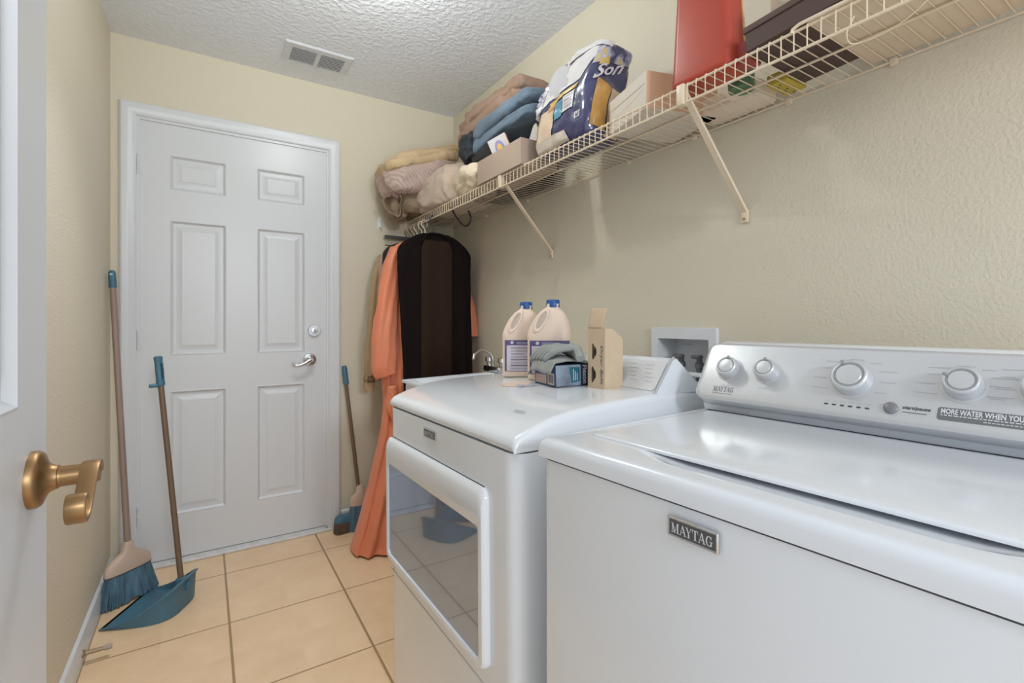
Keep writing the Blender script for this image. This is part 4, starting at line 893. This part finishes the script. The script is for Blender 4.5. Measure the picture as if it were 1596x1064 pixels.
w = MB(); sleeve(w, [(-.205, -.06, .80-zb), (-.20, -.07, .70-zb), (-.17, -.075, .60-zb), (-.15, -.07, .50-zb)], [.02, .035, .03, .012], [.012, .02, .018, .01], 5.0); w.build('gathered_sash', ORG, rb, angle=80)
# garments behind
hang('black_cardigan', mat('black_knit', (.025, .018, .017), .9, bump=.3, bscale=150), 'black cardigan shoulder showing between the orange robe and the pink top', [(1.555, .95, 1.06, .010, 0), (1.54, .86, 1.14, .013, 0), (1.50, .80, 1.19, .015, 0), (1.43, .785, 1.20, .016, 0), (1.2, .80, 1.2, .018, 0), (.95, .81, 1.2, .02, 0)], 3, 2.502, 3.0, amp=.5)
hang('pale_pink_top', PINKP, 'pale pink top hanging behind the black cardigan', [(1.555, .95, 1.06, .010, 0), (1.54, .87, 1.14, .013, 0), (1.50, .805, 1.19, .014, 0), (1.40, .785, 1.20, .015, 0), (1.2, .775, 1.2, .017, 0), (1.0, .79, 1.2, .018, 0)], 3, 2.555, 4.0, amp=.5)
ct, b = hang('tan_coat', COATT, 'tan coat hanging furthest back, its belted sleeve at the left', [(1.535, .95, 1.06, .010, 0), (1.525, .87, 1.14, .012, 0), (1.49, .815, 1.19, .014, 0), (1.40, .795, 1.20, .015, 0), (1.2, .785, 1.2, .017, 0), (.80, .79, 1.2, .018, 0)], 3, 2.61, 5.0, amp=.5)
zb = b[2]; sl = MB(); sleeve(sl, [(-.185, -.01, 1.48-zb), (-.215, -.015, 1.36-zb), (-.235, -.02, 1.15-zb), (-.25, -.02, .95-zb), (-.257, -.02, .80-zb), (-.257, -.02, .755-zb)], [.018, .025, .027, .028, .026, .024], [.018, .022, .024, .026, .026, .026], 8.0); sl.build('sleeve', COATT, ct, angle=80)
w = MB(); w.loft([[( -.257+a*.030, -.02+b_*.031, z-zb) for a, b_ in circle(1, 20)] for z in (.828, .805)], False, False); sb_ = w.build('cuff_strap', mat('strap_tan', (.33, .22, .12), .7), ct, solid=.002)
w = MB(); w.tube([(-.275, -.056, .833-zb), (-.240, -.056, .833-zb), (-.240, -.056, .800-zb), (-.275, -.056, .800-zb)], .0028, 6, True); w.build('buckle', mat('buckle_brown', (.12, .07, .04), .4), ct)

# ================================================================== things on the dryer
def dtop(x, y):
    return DRZ(x, y)
def DRZ(x, y):
    px = x-.473; P = [(0, .89), (.025, .914), (.055, .9245), (.09, .9345), (.13, .9425), (.18, .948), (.25, .9525), (.34, .956), (.50, .957), (.69, .957)]
    for i in range(len(P)-1):
        if P[i][0] <= px <= P[i+1][0]: t = (px-P[i][0])/(P[i+1][0]-P[i][0]); z = P[i][1]+(P[i+1][1]-P[i][1])*t; break
    return z-.018*(y-.719)
JUG = mat('jug_cream', (.78, .62, .50), .4, spec=.4); LABB = mat('jug_label_purple', (.10, .085, .22), .5); LABW = mat('jug_label_pale', (.60, .56, .62), .5); CAPB = mat('cap_blue', (.015, .085, .30), .4); INK = mat('label_ink', (.08, .075, .16), .6)
def jug(loc, rz, label):
    J = thing('bleach_jug', label, 'jug', loc, (-.018, 0, rz), 'bleach jugs on the dryer')
    hw, hd = .0640, .045
    # outline widths by height: body, then sloping shoulder to the neck, handle hole only coloured on
    prof = [(0, .92, .92), (.004, .98, .98), (.010, 1, 1), (.118, 1, 1), (.124, 1.015, 1.015), (.134, 1.015, 1.0), (.150, .97, .95), (.168, .87, .86), (.186, .74, .74), (.203, .55, .58), (.212, .34, .44), (.217, .28, .38), (.226, .28, .38)]
    w = MB(); rg = []
    for z, sx, sy in prof:
        off = .012*max(0, (z-.134)/.09)
        rg.append([(x*sx+off, y*sy, z) for x, y in rrect(-hw, hw, -hd, hd, .028, 6)])
    w.loft(rg); bd = w.build('jug_body', JUG, J, angle=60)
    MB().lathe([(.0200, .2150), (.0203, .2165), (.0200, .236), (.0185, .238), (.0005, .238)], 28, Matrix.Translation((.012, 0, 0))).build('cap', CAPB, J)
    # handle: raised rim round an oval patch coloured darker like a shaded recess
    ov = [(-.022+.0125*math.cos(a)+.014*math.sin(a), .176+.030*math.sin(a)) for a in [2*PI*i/32 for i in range(32)]]
    fm = frame((0, 0, 0), (1, 0, 0), (0, 0, 1))
    def shoulder(x, z):    # y of the front surface
        for i in range(len(prof)-1):
            if prof[i][0] <= z <= prof[i+1][0]: t = (z-prof[i][0])/(prof[i+1][0]-prof[i][0]); return -hd*(prof[i][2]+(prof[i+1][2]-prof[i][2])*t)
        return -hd
    w = MB(); c = (-.022, .176); rg = []
    for s, off in ((1.32, .0), (1.2, -.004), (1.0, -.0045), (.86, -.003), (.80, .004)):
        rg.append([(c[0]+(x-c[0])*s, shoulder(x, c[1]+(z-c[1])*s)-.0005+off*1.0, c[1]+(z-c[1])*s) for x, z in ov])
    w.loft(rg, False, False); w.build('handle_rim', JUG, J, angle=80)
    w = MB(); w.add([(c[0]+(x-c[0])*1.0, shoulder(x, z)-.0022, z) for x, z in ov], [tuple(range(32))]); w.build('handle_recess_shade', mat('jug_recess_shade', (.52, .43, .36), .6), J, smooth=False)
    # label panel
    lp = MB(); lp.add([(-hw+.018, -hd-.0005, .020), (hw-.018, -hd-.0005, .020), (hw-.018, -hd-.0005, .113), (-hw+.018, -hd-.0005, .113)], [(0, 1, 2, 3)]);
    P = rrect(-hw-.0006, hw+.0006, -hd-.0006, hd+.0006, .028, 6); lo = MB(); seq = [P[i] for i in range(17, 26)]
    lo.loft([[(x, y, z) for x, y in seq] for z in (.018, .116)], False, False, False); lb = lo.build('label', LABW, J)
    P2 = rrect(-hw-.0010, hw+.0010, -hd-.0010, hd+.0010, .028, 6); sq2 = [P2[i] for i in range(17, 26)]
    w = MB(); w.loft([[(x, y, z) for x, y in sq2] for z in (.100, .116)], False, False, False); w.loft([[(x, y, z) for x, y in sq2] for z in (.018, .0195)], False, False, False)
    w.loft([[(x, y, z) for x, y in sq2[:2]] for z in (.018, .1)], False, False, False); w.build('label_band', LABB, lb)
    w = MB(); fm = frame((-hw+.022, -hd-.0009, .022), (1, 0, 0), (0, 0, 1))
    for k, (l, h) in enumerate(((.078, .0012), (.060, .0025), (.078, .0012), (.070, .0022), (.078, .0012), (.04, .002), (.074, .0012), (.055, .0022))): bar(w, .004, .004+.0092*k, l, h, fm, .0006)
    w.build('label_print', INK, lb)
    w = MB(); bar(w, .022, .086, .05, .0016, fm, .0010); bar(w, .022, .082, .045, .0012, fm, .0010); w.lathe([(.005, .0010), (.0005, .0011)], 12, fm @ Matrix.Translation((.008, .0865, 0))); w.build('label_title', LABW, lb)
    return J
jug((.864, 1.294, DRZ(.864, 1.294)), -.56, 'cream bleach jug with blue cap at the far left of the dryer top')
jug((.874, 1.165, DRZ(.874, 1.165)), -.64, 'cream bleach jug with blue cap just behind the blue glove box')
# glove box
GX, GY = .8275, 1.038
GB_ = thing('glove_box', 'blue cardboard box of disposable gloves lying beside the tall kraft box', 'box', (GX, GY, DRZ(GX, GY)+.001), (-.018, -.02, -.18))
w = MB(); w.rbox(-.055, .055, -.062, .062, 0, .056, .0012, 1); w.build('box_body', mat('box_teal_blue', (.055, .10, .16), .4), GB_)
FXM = frame((-.0556, .062, 0), (0, -1, 0), (0, 0, 1))     # end with the bar code, towards the room
NYM = frame((-.055, -.0626, 0), (1, 0, 0), (0, 0, 1))     # long printed side
w = MB(); w.flat([(.001, .001), (.123, .001), (.123, .055), (.001, .055)], .0002, FXM); w.build('blue_end_panel', mat('box_blue', (.035, .075, .20), .45), GB_)
w = MB(); w.flat([(.006, .004), (.072, .004), (.072, .028), (.006, .028)], .0005, FXM); w.build('peach_end_panel', mat('box_peach', (.60, .44, .38), .5), GB_)
w = MB(); w.flat([(.080, .004), (.118, .004), (.118, .034), (.080, .034)], .0006, FXM); w.build('barcode_field', mat('barcode_cream', (.66, .55, .42), .5), GB_)
w = MB()
for k in range(10): bar(w, .084+.0031*k, .008, .0009+.0007*(k % 3), .022, FXM, .0009)
bar(w, .012, .036, .05, .003, FXM, .0006); bar(w, .012, .043, .035, .003, FXM, .0006)
w.build('barcode_bars', INK, GB_)
w = MB(); w.flat([(.001, .001), (.109, .001), (.109, .055), (.001, .055)], .0002, NYM); w.build('grey_print_panel', mat('box_greyblue', (.20, .25, .31), .45, var=.35, vscale=30), GB_)
w = MB(); w.flat([(.074, .001), (.1095, .001), (.1095, .055), (.074, .055)], .0005, NYM); w.build('navy_panel', mat('box_navy', (.02, .025, .07), .4), GB_)
w = MB(); w.flat([(.046, .008), (.071, .012), (.071, .048), (.040, .050)], .0005, NYM); w.build('teal_panel', mat('box_teal', (.01, .12, .17), .4), GB_)
w = MB(); put_text(w, 'Flexon', 0, 0, NYM @ Matrix.Translation((.080, .053, 0)) @ Matrix.Rotation(-PI/2, 4, 'Z'), .048, .013, .0010, bold=.02)
for k in range(3): bar(w, .051+.0055*k, .014, .0022, .030-.005*k, NYM, .0010)
w.build('box_lettering', mat('box_white_ink', (.55, .56, .62), .5), GB_)
# glove draped over the box
GLM = mat('grey_knit_glove', (.30, .315, .295), .9, bump=.5, bscale=170, var=.12, vscale=20)
w = MB()
def drape(u, v):
    x = -.072+.130*u; y = -.064+.140*v; z = .060+.006*math.sin(3.2*u)+.004*fbm((x, y, 0), 22, 1)
    dx = max(0, -.057-x); dy = max(0, y-.060)
    z -= 1.6*dx + .9*dy; z += .010*math.sin(PI*v)*math.sin(PI*u)
    return (x, y, z)
w.grid(drape, 30, 30)
gv = w.build('work_glove', GLM, angle=80, solid=.003); gv.location = GB_.location.copy(); gv.rotation_euler = GB_.rotation_euler
tag(gv, 'grey knitted work glove draped over the blue glove box', 'glove')
w = MB(); rings = []
for k in range(5):      # fingers bundled across the top, pointing to the far side
    yb = .02-.022*k; L = (.10, .115, .12, .11, .085)[k]
    w.tube(cat([(.045-.01*k, yb-.02, .072), (.01, yb+.012, .094+.004*math.sin(k*2)), (-.025, yb+.035, .096), (-.045, yb+.050, .083), (-.062, yb+.062, .066 if k else .058)], 5), [.012]*14+[.0115, .011, .010, .009, .008, .006, .003], 10, flat=.85)
w.build('glove_fingers', GLM, gv, angle=80)
# tall kraft box
KX, KY = .858, .9065
KB = thing('kraft_box', 'tall open kraft box printed with grey lettering standing on the dryer top', 'box', (KX, KY, DRZ(KX, KY)), (0, .0, -.07))
KR = mat('kraft_tan', (.60, .455, .31), .75, var=.04, vscale=40); KRS = mat('kraft_inner', (.50, .37, .25), .8)
a, b_, H = .028, .0335, .150
w = MB()
w.add([(-a,-b_,0),(a,-b_,0),(a,b_,0),(-a,b_,0),(-a,-b_,H),(a,-b_,H-.026),(a,b_,H-.026),(-a,b_,H),(-a*.2,-b_,H),(-a*.2,b_,H)], [(0,3,2,1),(0,1,5,8,4),(1,2,6,5),(2,3,7,9,6)])
w.build('box_walls', KR, KB, solid=.0012, smooth=False)
# front wall with two trefoil openings
def trefoil(cy, cz, s): 
    out = []
    for i in range(40):
        t = 2*PI*i/40; r = s*(1+.20*math.cos(3*t)); out.append((cy+r*.62*math.cos(t), cz+r*1.25*math.sin(t)))
    return out
KM = frame((-a-.0002, b_, 0), (0, -1, 0), (0, 0, 1))
w = MB(); 
def strip(poly_outer, hole):   # ring between rectangle and hole
    n = len(hole); cx = sum(p[0] for p in hole)/n; cz = sum(p[1] for p in hole)/n; x0, x1, z0, z1 = poly_outer; out = []
    for x, z in hole:
        dx, dz = x-cx, z-cz; t = min([((x1-cx)/dx if dx > 0 else (x0-cx)/dx) if abs(dx) > 1e-6 else 9e9, ((z1-cz)/dz if dz > 0 else (z0-cz)/dz) if abs(dz) > 1e-6 else 9e9]); out.append((cx+dx*t, cz+dz*t))
    return [(p[0], p[1], 0) for p in out], [(p[0], p[1], 0) for p in hole]
Wd = 2*b_
h1 = trefoil(.022, .034, .0150); h2 = trefoil(.024, .092, .0150)
corner = lambda x0, x1, z0, z1, hole: w.loft(list(strip((x0, x1, z0, z1), hole)), False, False, True, KM)
corner(0, .044, 0, .063, h1); corner(0, .044, .063, H, h2); w.add([(.044, 0, 0), (Wd, 0, 0), (Wd, H, 0), (.044, H, 0)], [(0, 1, 2, 3)], KM)
for (x0, x1, z0, z1, hole) in ((0, .044, 0, .063, h1), (0, .044, .063, H, h2)):
    out, _ = strip((x0, x1, z0, z1), hole)
    for cx, cz in ((x0, z0), (x1, z0), (x1, z1), (x0, z1)):
        near = sorted(out, key=lambda p: (p[0]-cx)**2+(p[1]-cz)**2); e1 = [p for p in near if abs(p[0]-cx) < 1e-6][0]; e2 = [p for p in near if abs(p[1]-cz) < 1e-6][0]
        w.add([(cx, cz, 0), e1, e2], [(0, 1, 2)], KM)
kf = w.build('window_wall', KR, KB, solid=.0012, smooth=False)
w = MB(); put_text(w, 'Dryer Balls', 0, 0, KM @ Matrix.Translation((.0480, .108, .0008)) @ Matrix.Rotation(-PI/2, 4, 'Z'), .096, .013, .0006, shear=.25); w.build('box_lettering', mat('dark_print', (.08, .08, .085)), KB, smooth=False)
w = MB()
w.grid(lambda u, v: (-a+.010*v*v+.004*v, b_-.001-(2*b_-.010)*u-.006*v*(u-.5), H+.052*v), 8, 8); w.build('top_flap', KR, KB, solid=.0012)
MB().box(-a+.003, a-.003, -b_+.003, b_-.003, .001, .0025).build('box_floor', KRS, KB)
for k, (yy, zz) in enumerate(((0.008, .034), (.006, .092))): 
    MB().lathe([(.0005, -.024), (.014, -.020), (.022, -.009), (.024, 0), (.022, .009), (.014, .020), (.0005, .024)], 20, Matrix.Translation((0, yy, zz))).build('wool_ball', mat('wool_grey_brown', (.07, .05, .035), .95, bump=.5, bscale=120), KB)
# opened flat paper insert under the boxes
px_, py_ = .728, 1.125
w = MB(); w.prism([(-.045, -.010), (-.01, -.045), (.045, -.02), (.05, .02), (.0, .045), (-.03, .03)], 0, .0012); ins = sit(w, 'folded_leaflet', mat('leaflet_peach', (.62, .48, .40), .7), 'peach coloured leaflet lying flat on the dryer before the glove box', 'leaflet', (px_, py_, DRZ(px_, py_)+.0005)); ins.rotation_euler = (-.018, -.05, .1)
w = MB(); w.prism([(-.05, -.04), (.05, -.05), (.055, .05), (-.045, .045)], 0, .0010); ins = sit(w, 'printed_sheet', mat('sheet_printed', (.40, .42, .46), .6, var=.5, vscale=45), 'grey printed sheet sticking out under the glove box', 'paper', (.765, 1.095, DRZ(.765, 1.095)+.0002)); ins.rotation_euler = (-.018, -.03, -.3)

# ================================================================== brooms and dustpan
BLU = mat('broom_blue', (.055, .16, .24), .45); BRI = mat('bristle_blue', (.085, .165, .225), .8, var=.35, vscale=60, stretch=(1, 1, .08)); POLE = mat('pole_taupe', (.30, .215, .175), .45); POLED = mat('pole_brown', (.16, .105, .065), .4); HEAD = mat('broom_head_tan', (.60, .45, .35), .5)
B1 = thing('broom', 'tall broom with taupe pole and blue bristles leaning in the corner left of the door', 'broom', (-.259, 2.478, 0))
P0 = Vector((-.0055, .010, .205)); P1 = Vector((-.0722, .140, 1.337))
w = MB(); w.tube([P0, P0+(P1-P0)*.30, P0+(P1-P0)*.945], [.0118, .0115, .0115], 14); w.build('pole', POLE, B1)
w = MB(); w.tube([P0+(P1-P0)*t for t in (.935, .938, .985, .995, 1.0)], [.0125, .0140, .0135, .012, .008], 16); gp = w.build('grip', BLU, B1)
w = MB(); w.lathe([(.005, 0), (.005, .002)], 12, frame(P1+Vector((0, -.0135, -.018)), (1, 0, 0), (0, 0, 1))); w.build('hanging_hole', CHROME, gp)
wd = Vector((.77, .63, 0)).normalized(); td = Vector((-wd.y, wd.x, 0)); up = Vector((-.03, .05, 1)).normalized()
def sec(z, hw, ht, n=28, sq=.6, off=0): 
    c = up*z; return [c+wd*(hw*sgnpow(math.cos(2*PI*k/n), sq)+off)+td*ht*sgnpow(math.sin(2*PI*k/n), .8) for k in range(n)]
w = MB(); w.loft([sec(.120, .088, .021), sec(.142, .087, .021), sec(.158, .080, .020), sec(.172, .062, .0185), sec(.185, .038, .0175), sec(.195, .022, .017), (sec(.225, .017, .0165)), sec(.232, .015, .015)]); w.build('broom_head', HEAD, B1, angle=60)
w = MB(); rnd = random.Random(5)
def bris(u, v):
    a = 2*PI*u; hw = .083+.024*v; ht = .018+.017*v; z = .124*(1-v)+.002
    j = .0035*math.sin(a*41)*v+.002*math.sin(a*97+3)*v
    c = up*z; return c+wd*(hw+j)*sgnpow(math.cos(a), .6)+td*(ht+j)*sgnpow(math.sin(a), .8)+Vector((0, 0, .006*math.sin(a*23)*v*v+.006*v*v))
w.grid(bris, 260, 14, wrapu=True); w.loft([[bris(k/260, 1) for k in range(260)], [bris(k/260, .93)*.9+up*.002 for k in range(260)]], False, True)
w.build('bristles', BRI, B1, angle=60)
w = MB(); w.loft([sec(.118, .0885, .0215), sec(.122, .0890, .0220)], False, False); w.build('head_edge', mat('head_edge_dark', (.10, .09, .09), .7), B1)

PN = thing('dustpan', 'blue long-handled upright dustpan standing on the tiles before the broom', 'dustpan', (-.26, 2.394, 0), (0, 0, math.atan2(-.47, .885)))
# local: x back from the lip, y along the lip (far +)
n = 40; LW, LD = .132, .222
def outline(t):     # t 0..1 from near lip corner round the back to the far corner
    a = -PI/2+PI*t; return (LD*max(0, math.cos(a))**.62, LW*sgnpow(math.sin(a), .55))
def wallh(t): s = math.sin(PI*t); return .004+.112*s**1.05
w = MB(); bot = [outline(k/n) for k in range(n+1)]
fl = [(x*.97, y*.97, .0025) for x, y in bot]; 
w.add([(x, y, .0015) for x, y in bot]+[(x, y, .0045) for x, y in bot], [tuple(range(n, -1, -1)), tuple(range(n+1, 2*n+2))]); 
outer = [[(x*(1+.03*k*math.sin(PI*i/n)), y*(1+.03*k), .0015+wallh(i/n)*k) for i, (x, y) in enumerate(bot)] for k in (0, .25, .5, .75, .93, .97, 1)]
inner = [[(x*(1+.03*k*math.sin(PI*i/n))-.004*math.sin(PI*i/n), (y*(1+.03*k))*.975, .004+wallh(i/n)*k-.001) for i, (x, y) in enumerate(bot)] for k in (1, .75, .5, .25, 0)]
rim = [[(x*1.035+(.006 if i not in (0, n) else 0)*math.sin(PI*i/n), y*1.05, .0015+wallh(i/n)-.002) for i, (x, y) in enumerate(bot)]]
w.loft(outer+rim+[[(p[0], p[1], p[2]+.004) for p in rim[0]]]+inner, False, False, False)
w.build('pan', mat('dustpan_blue', (.065, .165, .235), .42), PN, angle=50)
w = MB(); w.rbox(-.004, .010, -.125, .125, .0005, .0045, .0015, 2); w.build('lip', mat('lip_brown', (.22, .15, .09), .6), PN)
w = MB(); w.rbox(.190, .222, -.016, .016, .055, .118, .005, 2); w.rbox(.222, .238, -.012, .012, .070, .10, .004, 2); w.build('handle_socket', BLU, PN)
# pole leaning towards the door
R = Matrix.Rotation(-math.atan2(-.47, .885), 3, 'Z')
top = R @ (Vector((-.158, 2.37, .982))-Vector((-.26, 2.394, 0))); bt = Vector((.206, 0, .085))
w = MB(); w.tube([bt, bt+(top-bt)*.55, bt+(top-bt)*.88], [.0105, .0105, .0105], 12); w.build('pole', POLED, PN)
w = MB(); dv = (top-bt).normalized(); g0 = bt+(top-bt)*.872
w.tube([g0, g0+dv*.006, g0+dv*.03, g0+dv*.06, g0+dv*.095, g0+dv*.113, g0+dv*.118], [.014, .0165, .0145, .0155, .0145, .0165, .012], 16, flat=.85)
sidev = R @ Vector((-.86, -.3, -.05)); w.tube([g0+dv*.004, g0+dv*.004+sidev*.022, g0+dv*.004+sidev*.042], [.010, .008, .007], 10); gr = w.build('grip', BLU, PN)
w = MB()
rv = R @ Vector((.75, -.65, 0))
for k in range(7): c = g0+dv*(.034+.009*k)+rv*.0135; w.tube([c-dv*.001, c+dv*.0018], [.0062, .0062], 8)
w.build('grip_ribs', mat('grip_dark', (.015, .06, .10), .6), gr)

# second broom with its dustpan by the door frame
B2 = thing('lobby_broom', 'short broom with blue grip leaning on the back wall between the door and the robe', 'broom', (.690, 2.655, 0))
Q0 = Vector((.012, -.010, .20)); Q1 = Vector((-.050, .055, .882))
w = MB(); w.tube([Q0, Q0+(Q1-Q0)*.45, Q0+(Q1-Q0)*.86], [.010, .010, .0085], 12); w.build('pole', POLED, B2)
w = MB(); w.tube([Q0+(Q1-Q0)*t for t in (.85, .86, .92, .98, 1.0)], [.012, .014, .0135, .014, .010], 14); w.build('grip', BLU, B2)
w = MB(); w.loft([[(.018+a_*s*.055, -.012+b2*s2*.022, z) for a_, b2 in circle(1, 24)] for z, s, s2 in ((.135, 1, 1), (.16, 1.02, 1), (.185, .85, .95), (.20, .45, .8), (.235, .3, .75), (.24, .25, .6))]); w.build('broom_head', HEAD, B2, angle=60)
w = MB(); w.grid(lambda u, v: (.018+(.054+.012*v+.002*math.sin(u*200)*v)*math.cos(2*PI*u), -.012+(.021+.010*v)*math.sin(2*PI*u), .137-.135*v), 80, 8, wrapu=True); w.build('bristles', BRI, B2)
DP2 = thing('hand_dustpan', 'small dark brush with a blue back lying on the floor right of the door frame', 'brush', (.640, 2.660, 0), (0, 0, .15))
w = MB(); w.loft([[(x*s, y*s2, z) for x, y in rrect(-.062, .062, -.03, .03, .02, 4)] for z, s, s2 in ((0, 1.06, 1.1), (.03, 1.03, 1.05), (.058, .98, .98))]); w.build('bristles', mat('brush_brown', (.11, .07, .05), .9, var=.3, vscale=60), DP2)
w = MB(); w.loft([[(x*s, y*s2, z) for x, y in rrect(-.062, .062, -.03, .03, .02, 4)] for z, s, s2 in ((.058, .98, .98), (.075, .95, .95), (.088, .75, .7))]); w.build('brush_back', BLU, DP2, angle=50)

# door stop, wall hook, wall scuffs
DS = thing('door_stop', 'small rigid door stop screwed to the left baseboard near the floor', 'door stop', (XL+.013, 2.085, .034))
M = frame((0, 0, 0), (0, 1, 0), (0, 0, 1)); 
w = MB(); w.lathe([(.012, 0), (.012, .004), (.007, .007), (.006, .045), (.006, .06)], 14, M); w.build('rod', mat('stop_metal', (.40, .30, .20), .35, .7), DS)
MB().lathe([(.008, .055), (.0085, .06), (.0085, .072), (.006, .075)], 14, M).build('rubber_tip', mat('stop_rubber', (.40, .33, .28), .8), DS)
HK = thing('wall_hook', 'small white adhesive hook on the back wall left of the shelf end', 'hook', (.843, YB, 1.685))
w = MB(); w.rbox(-.011, .011, -.004, 0, -.03, .03, .0035, 2); w.build('hook_base', PLASTIC_W, HK)
w = MB(); w.tube(cat([(0, -.004, .005), (0, -.009, -.012), (0, -.016, -.026), (0, -.024, -.028), (0, -.028, -.018)], 5), .0045, 10); w.build('hook_arm', PLASTIC_W, HK)
